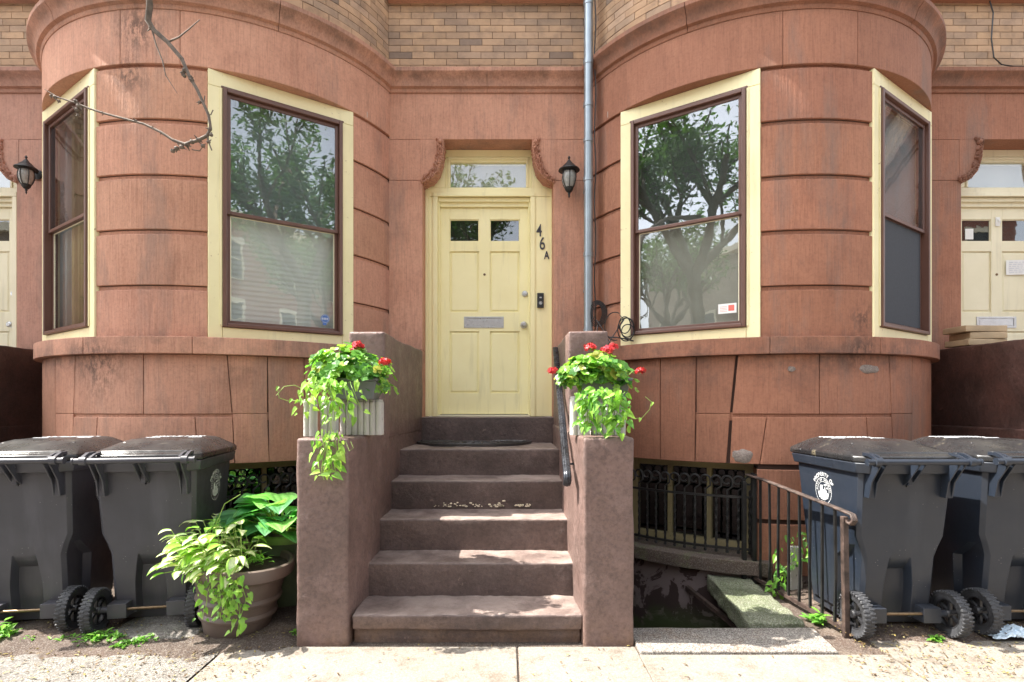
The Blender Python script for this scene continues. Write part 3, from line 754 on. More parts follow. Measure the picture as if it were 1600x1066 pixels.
    if note:
        q = MB(); q.m = Matrix.Translation((X(1585-PX0+PX0,yl)*0,0,0)) if False else None
        a = P(1571,408,yl-.003); b = P(1640,430,yl-.003)
        n_ = 14; vs = []
        for i in range(n_+1):
            x = a.x+(b.x-a.x)*i/n_; dz = .012*(i/n_); y = yl-.004-.008*math.sin(i/n_*math.pi)*.6 - (.006 if i==0 else 0)
            vs += [(x,y,b.z+dz),(x,y,a.z+dz+.006)]
        q.add(vs, [(2*i,2*i+2,2*i+3,2*i+1) for i in range(n_)])
        pn = q.build('paper_note', M['paper'], d); so_ = pn.modifiers.new('t','SOLIDIFY'); so_.thickness = .0006
        q = MB()
        for k in range(6):
            z = a.z - .018 - k*.019
            x = a.x+.03
            while x < b.x-.03:
                l = rnd.uniform(.015,.05); q.box(x, x+l, yl-.0115, yl-.0105, z+.012*(x-a.x)/(b.x-a.x), z+.003+.012*(x-a.x)/(b.x-a.x)); x += l+.012
        q.build('handwriting', M['blind'] if False else M['ink_soft'], d)
        q = MB(); a = P(1510,357,yl); b = P(1522.5,373.5,yl); q.box(a.x, b.x, yl+.012, yl+.0145, b.z, a.z); q.build('sticker', M['paper'], d)
        q = MB(); a = P(1554.5,340,yl); b = P(1561,354,yl); q.box(a.x, b.x, yl-.012, yl, b.z, a.z); q.tube([((a.x+b.x)/2,yl-.012,a.z-.02),((a.x+b.x)/2,yl-.035,b.z+.02),((a.x+b.x)/2,yl-.035,b.z+.045)], .006); q.build('door_hook', M['paper'], d, bevel=.003)
        a = P(1568,345,yl)
    if bell == 'white':
        q = MB(); za, zb_ = Z(402), Z(372); q.box(o1-.052, o1-.012, Y-.02, Y, Z(420), Z(408)); q.box(o1-.052, o1-.012, Y-.02, Y, Z(445), Z(428)); q.build('doorbell', M['paper'], fr, bevel=.003)
        q = MB(); q.box(o1-.047, o1-.017, Y-.018, Y, Z(427.5), Z(421)); q.build('doorbell_button', M['black_pl'], fr)
    return d
M['flake'] = plain('bare_stone_under_paint', (.80,.70,.52), .9, 0, .1, 20, .1)
M['ink_soft'] = plain('faint_handwriting', (.42,.45,.55), .7, 0, .1, 20, 0)

def text_mesh(ch, size=1.0, ext=0, bold=0):
    cu = bpy.data.curves.new('lettering','FONT'); cu.body = ch; cu.size = size; cu.extrude = ext; cu.offset = bold; cu.resolution_u = 6
    o = bpy.data.objects.new('lettering', cu); COL.objects.link(o)
    dg = bpy.context.evaluated_depsgraph_get(); me = bpy.data.meshes.new_from_object(o.evaluated_get(dg))
    vs = [v.co.copy() for v in me.vertices]; fs = [list(p.vertices) for p in me.polygons]
    bpy.data.objects.remove(o); bpy.data.curves.remove(cu); bpy.data.meshes.remove(me)
    return vs, fs
def text(ch, x0, x1, z0, z1, y, m, parent, name, ext=.003, bold=False):
    vs, fs = text_mesh(ch, 1.0, .5, .018 if bold else .006)
    ax, bx = min(v.x for v in vs), max(v.x for v in vs); ay, by = min(v.y for v in vs), max(v.y for v in vs)
    q = MB(); q.add([(x0+(v.x-ax)/(bx-ax)*(x1-x0), y - v.z*2*ext + ext, z0+(v.y-ay)/(by-ay)*(z1-z0)) for v in vs], fs)
    return q.build(name, m, parent)

# ------------------------------------------------------------------ the three row houses
def stick_left(mb, win, g):
    q = mb(); x, z = g[1]-.075, g[2]+.075
    q.lathe([(0,0),(.036,0)], 24, (x,.026,z), 'y'); q.box(x-.018,x+.012,.0255,.0262,z-.052,z-.03)
    o = q.build('sticker', M['blue_ink'], win)
    q = mb(); q.lathe([(.029,0),(.031,0)], 24, (x,.0245,z), 'y')
    for k in range(4): q.box(x-.022+k*.012, x-.016+k*.012, .024, .0248, z-.008, z+.009)
    q.build('sticker_print', M['white_ink'], win)
def stick_right(mb, win, g):
    q = mb(); x, z = g[1]-.085, g[2]+.10
    q.box(x-.066, x+.066, .0245, .0258, z-.037, z+.037); q.build('sticker', M['paper'], win)
    q = mb(); q.box(x+.008, x+.05, .0235, .0245, z-.020, z+.024); q.lathe([(0,0),(.012,0)], 16, (x+.029,.0232,z+.002), 'y')
    for k in range(4): q.box(x-.055, x-.002, .0238, .0244, z+.014-k*.012, z+.016-k*.012)
    q.build('sticker_print', M['red_ink'], win)

HA = thing('row_house', 'salmon brownstone rowhouse with rounded bay and yellow door numbered 46A', 'house', (-1.7, WY, 0))
stA = [(None,None,88,88,.87,1.674),(88,88,119,116,1.24,1.674),(88,88,116,113,.87,1.238),(119,116,225,225,1.24,1.674),(225,225,355,363,1.24,1.674),
       (116,112,153,150,.87,1.203),(153,150,305,310,.87,1.203),(305,310,363.5,367,.87,1.203),(355,363,418,418,1.24,1.674),(363,367,418,421,.87,1.238),(418,420,475,477,.87,1.674),(475,477,560,560,.87,1.674),(560,560,None,None,.87,1.674)]
bay(HA, CXA, M['bs_a'], 1, stA, [189,282], [70,438], [143,305])
window(HA, CXA, 1, stick_left, 'blind'); window(HA, CXA, -1, None, 'curtain')
flat_wall(HA, M['bs_a'], CXA+1.525, CXB-1.532, -.766, .442, CXA+1.52, CXB-1.53, P(761,130,4.95).x)
door(HA, 0, M['cream'], digits=True)
q = MB(); q.box(CXA-1.45, CXA+1.45, 5.55, 5.6, 1.0, 4.0); q.box(CXA-1.25, CXA+1.25, 4.8, 5.56, 1.2, 1.25); q.box(CXA-1.4, CXA+1.4, 4.72, 5.54, 3.8, 3.85); q.build('room', M['room'], HA)

HB = thing('row_house', 'darker brown rowhouse with rounded bay right of the grey downspout', 'house', (3.5, WY, 0))
stB = [(None,None,1032,1032,.87,1.674),(1032,1032,1088,1086,.87,1.674),(1088,1088,1150,1141,1.24,1.674),(1088,1086,1141,1135,.87,1.238),(1153,1144,1280,1280,1.24,1.674),(1280,1280,1388,1392,1.24,1.674),
       (1144,1140,1198,1187,.87,1.203),(1198,1187,1353,1357,.87,1.203),(1353,1357,1392,1396,.87,1.203),(1388,1392,1424,1424,1.24,1.674),(1392,1396,1424,1424,.87,1.238),(1424,1424,None,None,.87,1.674)]
bay(HB, CXB, M['bs_b'], -1, stB, [1223,1339], [1070,1443], [1200,1364])
def cement(cx, px, py, rx, ry, seed):
    Y = 4.0; th0 = th_at(px, cx); y0 = bp_(cx, th0, RB, 0)[1]; z0 = CH+(PY0-py)*y0/F; q = MB(); n_ = 26; r3 = random.Random(seed)
    ks = [1+.28*noise.noise(Vector((math.cos(6.283*i/n_)*1.6, math.sin(6.283*i/n_)*1.6, seed))) + r3.uniform(-.05,.05) for i in range(n_)]
    def pt(i, k, ro): a = 6.283*i/n_; return bp_(cx, th0+math.degrees(rx*k*math.cos(a)/RB), ro, z0+ry*k*math.sin(a))
    vs = [bp_(cx, th0, RB+.013, z0)] + [pt(i, ks[i]*.85, RB+.012) for i in range(n_)] + [pt(i, ks[i], RB+.004) for i in range(n_)]
    q.add(vs, [(0,1+i,1+(i+1)%n_) for i in range(n_)] + [(1+i,1+n_+i,1+n_+(i+1)%n_,1+(i+1)%n_) for i in range(n_)])
    q.build('cement_patch', M['cement'], stonework[HB.name], smooth=True, angle=60)
M['cement'] = concrete('cement_patch', (.30,.25,.22), (.24,.19,.165), (.20,.12,.09), .2, .8)
cement(CXB, 1160, 712, .075, .05, 3)
M['cement_red'] = M['cement']
cement(CXB, 1357, 577, .10, .032, 8); cement(CXB, 1236, 577, .03, .02, 5)
window(HB, CXB, -1, stick_right, 'shade'); window(HB, CXB, 1, None, 'pale')
DB = 4.962
flat_wall(HB, M['bs_b'], CXB+1.50, 8.5, -.766+DB, .442+DB, CXB+1.53, 8.5)
door(HB, DB, M['cream_pale'], note=True)
q = MB(); q.box(CXB-1.45, CXB+1.45, 5.55, 5.6, 1.0, 4.0); q.box(CXB-1.25, CXB+1.25, 4.8, 5.56, 1.2, 1.25); q.box(CXB-1.4, CXB+1.4, 4.72, 5.54, 3.8, 3.85); q.build('room', M['room'], HB)

HC = thing('row_house', 'rowhouse edge at the far left with pale door behind wall lantern', 'house', (-6, WY, 0))
DC = -4.945
flat_wall(HC, M['bs_c'], -16, CXA-1.532, -.766+DC, .442+DC, -16, CXA-1.53)
door(HC, DC, M['cream_pale'], bell='white')
CXC = -7.50
bay(HC, CXC, M['bs_c'], 1, [(None,None,-5000,-5000,.87,1.674)], [], [], [])
window(HC, CXC, 1, None, 'blind'); window(HC, CXC, -1, None, 'shade')

# ------------------------------------------------------------------ stoops
ST = [(3.0,.152),(3.29,.35),(3.58,.554),(3.93,.757),(4.25,.96)]
def stoop(label, dx, full=True, ms=None, mw=None):
    s = thing('stoop', label, 'stoop', (-.2+dx, 4.0, 0))
    ms = ms or M['step']; mw = mw or M['stoop']
    for i, (y, z) in enumerate(ST):
        q = MB(); yb = (ST[i+1][0]+.03) if i < 4 else 5.0
        z0 = ST[i-1][1]-.05 if i else -.25
        xl, xr = -.848+dx, .425+dx
        if i == 0:
            q.box(xl, xr, y-.012, yb, .066, z); q.box(xl+.004, xr-.004, y+.022, yb, z0, .075)
        else: q.box(xl, xr, y, yb, z0, z)
        o = q.build('step', ms, s); rough(o, .035, .0065 if i else .010, 7, .014, i*3.1)
        if i == 3 and full:                           # paint flaked off at the foot of the riser
            q = MB()
            for k in range(70):
                cx_ = -.52+.70*rnd.random(); cz_ = .572+abs(rnd.gauss(0,.012)); n5 = rnd.randrange(5,8); rr_ = rnd.uniform(.003,.013)
                if .0 < cx_ < .06 or -.17 < cx_ < -.12: continue
                vs = [(cx_+rr_*rnd.uniform(.5,1.3)*math.cos(6.28*a/n5), y-.0065, cz_+rr_*.55*rnd.uniform(.5,1.3)*math.sin(6.28*a/n5)) for a in range(n5)]
                q.add(vs + [(a_,b_+.012,c_) for a_,b_,c_ in vs], [tuple(range(n5))]+[(a,n5+a,n5+(a+1)%n5,(a+1)%n5) for a in range(n5)])
            q.build('bare_patch', M['flake'], o)
    q = MB(); q.box(-.80+dx, .45+dx, 4.99, 5.30, .90, 1.192); rough(q.build('threshold', ms, s), .06, .003, 5, .006)
    q = MB(); q.box(-.70+dx, .28+dx, 5.205, 5.268, 1.193, 1.209); q.build('door_sill', M['silver'] if False else M['cream_pale'], s, bevel=.003)
    # cheek walls: low pillar in front, tall block behind
    for side in (-1, 1):
        if side < 0: foot = [(-1.143,2.97),(-.862,2.97),(-.826,3.3),(-.826,4.25),(-.765,5.02),(-1.143,5.02)]; tall = [(-1.066,3.70),(-.824,3.70),(-.824,4.25),(-.763,5.00),(-1.10,5.00)]
        else: foot = [(.426,2.97),(.702,2.97),(.702,5.02),(.432,5.02),(.408,3.9),(.408,3.2)]; tall = [(.422,3.66),(.690,3.66),(.700,5.00),(.440,5.00)]
        zl = 1.125 if side < 0 else 1.13
        q = MB(); q.prism([(x+dx,y) for x,y in foot], -.9, zl); q.prism([(x+dx,y) for x,y in tall], zl-.06, 1.805)
        bm_o = q.build('cheek_wall', mw, s); rough(bm_o, .04, .0065, 5, .018, side*5+dx)
    return s
S0 = stoop('brown painted stoop of five worn steps below the yellow door 46A', 0)
# handrail on the right cheek wall
q = MB(); a = Vector((.352,3.10,.905)); b = Vector((.405,4.42,1.765)); dirv = (b-a).normalized()
pts = [a+Vector((0,.030,-.055)), a+Vector((0,-.006,-.03)), a+Vector((0,-.006,-.004)), a+dirv*.03] + [a+(b-a)*t for t in (.1,.3,.5,.7,.85,1)]
for off in (-.011, .0, .011): q.tube([p+Vector((off,0,0)) for p in pts], .0125 if off else .0155, n=10)
q.tube([a+(b-a)*.12+Vector((0,0,-.01)), a+(b-a)*.12+Vector((.02,0,-.055)), a+(b-a)*.12+Vector((.075,.0,-.055))], .008, n=6)
q.tube([a+(b-a)*.80+Vector((0,0,-.01)), a+(b-a)*.80+Vector((.02,0,-.055)), a+(b-a)*.80+Vector((.06,.0,-.055))], .008, n=6)
M['rail'] = plain('black_painted_rail', (.03,.033,.04), .28, .5, .4, 12, .2)
q.build('handrail', M['rail'], S0, smooth=True, angle=60)
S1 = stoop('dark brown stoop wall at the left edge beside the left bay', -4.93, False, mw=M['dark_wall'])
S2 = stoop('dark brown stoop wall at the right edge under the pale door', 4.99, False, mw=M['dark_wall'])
q = MB(); z = 1.812
for i, (w_, h_, sx, rr2) in enumerate(((.34,.052,.0,.05),(.30,.055,.02,-.06),(.36,.052,-.01,.02))):
    q.m = Matrix.Translation((4.075+sx, 4.72, z)) @ Matrix.Rotation(rr2, 4, 'Z'); q.box(-w_/2, w_/2, -.12, .12, 0, h_); z += h_+.004
tag(rough(q.build('wooden_boards', M['tan']), .06, .004, 6, .006), 'stack of three pale tan boards on the right stoop wall', 'boards')

# doormat
mt = MB(); c0 = P(741,689,4.62); n_ = 40; y0 = 4.93; hw = .52; dep = .47
def mat_pt(t, r=1.0): a = math.pi + math.pi*t; return (-.285+hw*r*math.cos(a), y0+dep*r*math.sin(a))
mt.prism([mat_pt(i/n_) for i in range(n_+1)], .963, .982)
for rr2 in (.93,.62,.36):
    mt.tube([(*mat_pt(i/n_, rr2), .984) for i in range(n_+1)], .006, n=5)
for k in range(15):
    t = (k+.5)/15; mt.tube([(*mat_pt(t,.36), .984), (*mat_pt(t+.02,.62), .986), (*mat_pt(t-.015,.93), .984)], .0055, n=5)
tag(mt.build('doormat', M['mat_rubber']), 'black half round rubber doormat on the top step', 'doormat')

# ------------------------------------------------------------------ wall lanterns
def lantern(label, x, y, z, rz):
    t = thing('wall_lantern', label, 'wall lamp', (x, y, z), rz, 'wall lanterns')
    q = MB(); q.lathe([(0,0),(.045,0),(.05,-.008),(.048,-.016),(.02,-.022),(0,-.022)], 20, (0,0,0), 'y')
    q.tube([(0,-.015,.0),(0,-.05,.045),(0,-.09,.07),(0,-.13,.055)], .009, n=8)
    q.build('wall_bracket', M['iron'], t, smooth=True, world=False, angle=35)
    cz = -.02; c = (0,-.14,cz)
    q = MB(); q.lathe([(0,.155),(.006,.150),(.013,.135),(.006,.125),(.012,.112),(.018,.105),(.03,.088),(.052,.068),(.066,.05),(.092,.032),(.096,.022),(.088,.018),(.0,.018)], 28, c, 'z')
    q.build('lamp_roof', M['iron'], t, smooth=True, world=False, angle=40)
    q = MB(); q.lathe([(.052,.018),(.062,-.02),(.063,-.055),(.052,-.10),(.034,-.135)], 24, c, 'z'); q.build('lamp_glass', M['lampglass'], t, smooth=True, world=False)
    q = MB()
    for k in range(6):
        a = 2*math.pi*k/6+.5; q.tube([(c[0]+r*math.cos(a), c[1]+r*math.sin(a), cz+zz) for r, zz in ((.056,.018),(.067,-.02),(.068,-.055),(.056,-.10),(.036,-.138))], .0042, n=5)
    q.lathe([(.0,-.13),(.04,-.13),(.036,-.15),(.02,-.172),(.010,-.176),(.012,-.188),(.006,-.196),(.009,-.206),(.0,-.228)], 20, c, 'z')
    q.lathe([(.058,.019),(.064,.019),(.064,.008),(.058,.006)], 24, c, 'z')
    q.build('lamp_cage', M['iron'], t, smooth=True, world=False, angle=45)
lantern('black wall lantern right of the yellow door beside the downspout', .568, WY-.002, 3.40, 0)
lantern('black wall lantern on the pink pier at the far left', -4.30, WY-.002, 3.42, 0)
bpy.data.objects['wall_lantern.001'].scale = (.92,.92,.92)

# ------------------------------------------------------------------ downspout and cables
t = thing('downspout', 'galvanised grey downspout in the corner between the two houses', 'downspout', (.725,4.76,1))
q = MB(); x, y = .724, 4.76
q.tube([(x,y,.9),(x,y,8.8)], .039, n=20); q.build('pipe', M['galv'], t, smooth=True)
q = MB()
for z in (1.95,2.62,3.28,3.62,3.93,4.30,4.82):
    q = MB(); q.lathe([(.039,-.02),(.0435,-.018),(.0435,.018),(.039,.02)], 20, (x,y,z)); q.build('pipe_collar', M['galv'], t, smooth=True, angle=30)
for z in (2.35,3.26,4.05):
    q = MB(); q.box(x-.01, x+.01, y+.036, WY+.01, z-.012, z+.012); q.build('pipe_strap', M['galv'], t)
q = MB(); pts = []
for i in range(60): pts.append((.790+.006*math.sin(i*.7), 4.80+.004*math.cos(i*1.1), 1.95+i*.072))
q.tube(pts, .006, n=5)
for k in range(5):                                    # coil behind the pipe
    c = Vector((.80,4.72,2.10)); pts = [c+Vector(((.035+.012*k)*math.cos(a), .01*k-.02, (.075+.01*k)*math.sin(a))) for a in [j*2*math.pi/20 for j in range(21)]]; q.tube(pts, .0045, n=5)
q.tube([(.80,4.72,2.0),(.78,4.70,1.88),(.80,4.7,1.8)], .005, n=5)
tag(q.build('cable', M['black_pl']), 'black cable running beside the grey downspout with a loose coil', 'cable')
q = MB()
def on(px, py, Y): return P(px, py, Y)
yc = 4.50
for k, (cx_, cy_, rx, ry) in enumerate(((980,512,11,15),(978,515,13,18),(976,508,9,13),(981,518,10,11),(961,510,16,22))):
    pts = [on(cx_+rx*math.cos(a), cy_+ry*math.sin(a), yc-.03*k*.3 + .02*math.sin(a)) for a in [j*2*math.pi/28 for j in range(29)]]
    if k == 4: pts = pts[6:24]
    q.tube(pts, .0045, n=5)
q.tube([on(940,523,4.55),on(951,527,4.54),on(968,528,4.52),on(990,533,4.5)], .006, n=5)
q.tube([on(948,541,4.5),on(960,522,4.5),on(975,500,4.5),on(968,492,4.5)], .004, n=5)
q.tube([on(932,500,4.6),on(945,520,4.55),on(955,540,4.5)], .004, n=5)
tag(q.build('cable', M['black_pl']), 'loose black cable coils hanging at the lower left window corner', 'cable')
q = MB(); q.tube([on(1546,-60,4.98),on(1546,0,4.98),on(1552,20,4.98),on(1549,60,4.98),on(1553,90,4.98),on(1565,101,4.98),on(1583,104,4.975),on(1640,104,4.97)], .006, n=5)
tag(q.build('cable', M['black_pl']), 'thin black cable curving over the brick at the top right', 'cable')

# ------------------------------------------------------------------ ground
PIT = (.706, 1.75, 3.17, 4.62)
q = MB()
x0, x1, y0, y1 = PIT; G = 220
zg = -.012
for (a,b,c,d) in ((-G,x0,-G,G),(x1,G,-G,G),(x0,x1,-G,y0),(x0,x1,y1,G)): q.add([(a,c,zg),(b,c,zg),(b,d,zg),(a,d,zg)], [(0,1,2,3)])
tag(q.build('ground', M['dirt']), 'bare dark soil beneath the sidewalk and along the houses', kind='structure')
q = MB(); q.box(x0-.2, x1+.2, y0-.2, y1+.3, -1.0, -.95); q.box(x0-.2, x0-.001, y0, y1, -.95, -.02); q.box(x1+.001, x1+.2, y0, y1, -.95, -.02); q.box(x0-.1, x1+.1, y0-.2, y0-.002, -.95, -.02)
tag(q.build('areaway_pit', M['peel']), 'dark sunken areaway below the basement window', kind='structure')
def slabs(name, m, lst, lab, amp=.0015):
    q = MB()
    for (a,b,c,d) in lst: q.box(a, b, c, d, -.10, 0)
    o = q.build(name, m, bevel=.006); return tag(o, lab, kind='structure')
slabs('sidewalk', M['walk'], [(-1.50,.058,-.2,2.945),(.068,.70,-.2,2.945),(.70,2.0,-.2,2.852),(-1.50,.062,-1.6,-.21),(.07,2.0,-1.6,-.21),(2.015,3.6,-.2,3.02),(3.61,12,-.2,3.05),(2.015,12,-1.6,-.21)], 'pale concrete sidewalk slabs in patchy sunlight')
q = MB(); n1, n2 = 90, 50; vs = []
for j in range(n2+1):
    for i in range(n1+1):
        x = -6.5 + 4.985*i/n1; yy = 1.6 + (2.96-1.6 + .05*noise.noise(Vector((x*1.3,2,0))))*j/n2
        z = .0+.010*noise.noise(Vector((x*3,yy*3,1))) + .006*noise.noise(Vector((x*11,yy*11,4)))
        if j == n2: z = -.02
        if i == n1: x = -1.512; z=-.001
        vs.append((x,yy,z))
q.add(vs, [(j*(n1+1)+i, j*(n1+1)+i+1, (j+1)*(n1+1)+i+1, (j+1)*(n1+1)+i) for j in range(n2) for i in range(n1)])
q.box(-16,-6.51,-1.6,2.95,-.1,0); q.box(-6.5,-1.512,-1.6,1.59,-.1,0)
tag(q.build('old_pavement', M['walk_old'], smooth=True, angle=60), 'rough grey old pavement in front of the left bins', kind='structure')
# soil bed with bumps, left and right
def soil(name, xa, xb, ya, yb, lab, seed, lift=.016, hole=None):
    q = MB(); n1 = int((xb-xa)/.035); n2 = int((yb-ya)/.035); vs = []
    for j in range(n2+1):
        for i in range(n1+1):
            x = xa+(xb-xa)*i/n1; yy = ya+(yb-ya)*j/n2; p = Vector((x*2.3+seed,yy*2.3,0))
            e = min(1,(yy-ya)/.25); e2 = min(1, min(x-xa, xb-x)/.12)
            z = -.020 + (lift+.024)*e*max(e2,.0) + .028*noise.noise(p)*e + .012*noise.noise(p*5) + .006*noise.noise(p*13)
            vs.append((x,yy,z))
    fs = []
    for j in range(n2):
        for i in range(n1):
            fs.append((j*(n1+1)+i, j*(n1+1)+i+1, (j+1)*(n1+1)+i+1, (j+1)*(n1+1)+i))
    q.add(vs, fs); return tag(q.build(name, M['dirt'], smooth=True, angle=80), lab, kind='structure')
soil('soil_bed', -5.0, -1.10, 2.72, 4.7, 'dark soil strip under the left bins', 3)
soil('soil_bed', 1.96, 5.4, 2.86, 4.7, 'dark soil strip under the right bins', 9, .004)
q = MB(); q.box(-40,40,-9.5,-1.9,-.16,-.14); tag(q.build('road', M['asphalt']), 'asphalt street behind the viewer', kind='structure')
q = MB(); q.box(-40,40,-1.9,-1.61,-.3,0.001); tag(q.build('kerb', M['granite'], bevel=.01), 'granite kerb along the street', kind='structure')
# granite edge and mossy slab at the pit
q = MB(); q.prism([(.708,2.862),(1.752,2.862),(1.79,3.165),(.708,3.165)], -.2, .012)
tag(rough(q.build('granite_curb', M['granite']), .05, .004, 6, .01), 'speckled granite curb at the foot of the right cheek wall', 'curb')
q = MB(); q.prism([(1.425,3.18),(1.745,3.17),(1.80,4.02),(1.51,4.10)], -.085, .035)
tag(rough(q.build('stone_slab', M['moss']), .025, .018, 9, .012), 'mossy green stone slab beside the sunken areaway', 'slab')
q = MB(); q.tube([(1.40,4.2,-.10),(1.55,3.55,-.18),(1.62,3.2,-.22)], .02, sq=True)
tag(q.build('iron_bar', M['rust']), 'rusty iron bar in the dark pit below the mossy slab', 'bar')
q = MB(); q.box(2.02,2.11,3.86,3.90,-.02,.30); o = rough(q.build('stone_slab', M['edging']), .03, .004, 7, .01)
tag(o, 'small pale upright slab between the iron fence and right bins', 'slab')
q = MB(); q.box(-2.25,-1.72,3.0,3.35,-.05,.028); tag(rough(q.build('flat_stone', M['walk_old']), .03, .02, 4, .02), 'flat broken grey stone beneath the left bin beside the pot', 'stone')

# ------------------------------------------------------------------ iron fence
t = thing('iron_fence', 'low black iron fence with sloping rusty top rail beside the areaway', 'fence', (1.88,3.5,0))
A = Vector((1.818,3.98,0)); B = Vector((1.932,3.085,0))
q = MB(); q.tube([A+Vector((0,0,-.05)), A+Vector((0,0,.80))], .020, sq=True); q.build('post', M['iron'], t, bevel=.002); q = MB(); q.tube([A+Vector((-.06,.03,-.05)), A+Vector((-.06,.03,.74))], .02, sq=True); q.build('post', M['iron'], t, bevel=.002)
q = MB(); q.tube([B+Vector((0,0,-.05)), B+Vector((-.012,0,.675))], .022, sq=True); q.build('post', M['rust'], t, bevel=.003)
q = MB(); d = (B-A); pr = []
tp = [A+Vector((-.03,.05,.79))] + [A+d*s_+Vector((0,0,.785-.085*s_)) for s_ in (.15,.3,.5,.7,.88)] + [B+Vector((0,.01,.700)), B+Vector((.008,-.045,.692)), B+Vector((.008,-.062,.665)), B+Vector((.004,-.045,.64)), B+Vector((0,-.022,.645)), B+Vector((0,-.02,.66))]
for off in (-.010,0,.010): q.tube([p+Vector((off,0,0)) for p in tp], .0085, n=8)
q.build('top_rail', M['rust'], t, smooth=True, angle=60)
q = MB(); q.tube([A+Vector((0,0,.045)), B+Vector((0,0,.03))], .015, sq=True); q.build('bottom_rail', M['rust'], t)
for i in range(8):
    s_ = (i+.75)/8.6; p = A+d*s_; zt = .785-.085*s_
    q = MB(); bow = .006*math.sin(i*2.1); q.tube([p+Vector((0,0,.04)), p+Vector((bow,0,.3)), p+Vector((0,0,zt))], .0095, sq=True); q.build('baluster', M['iron'], t)

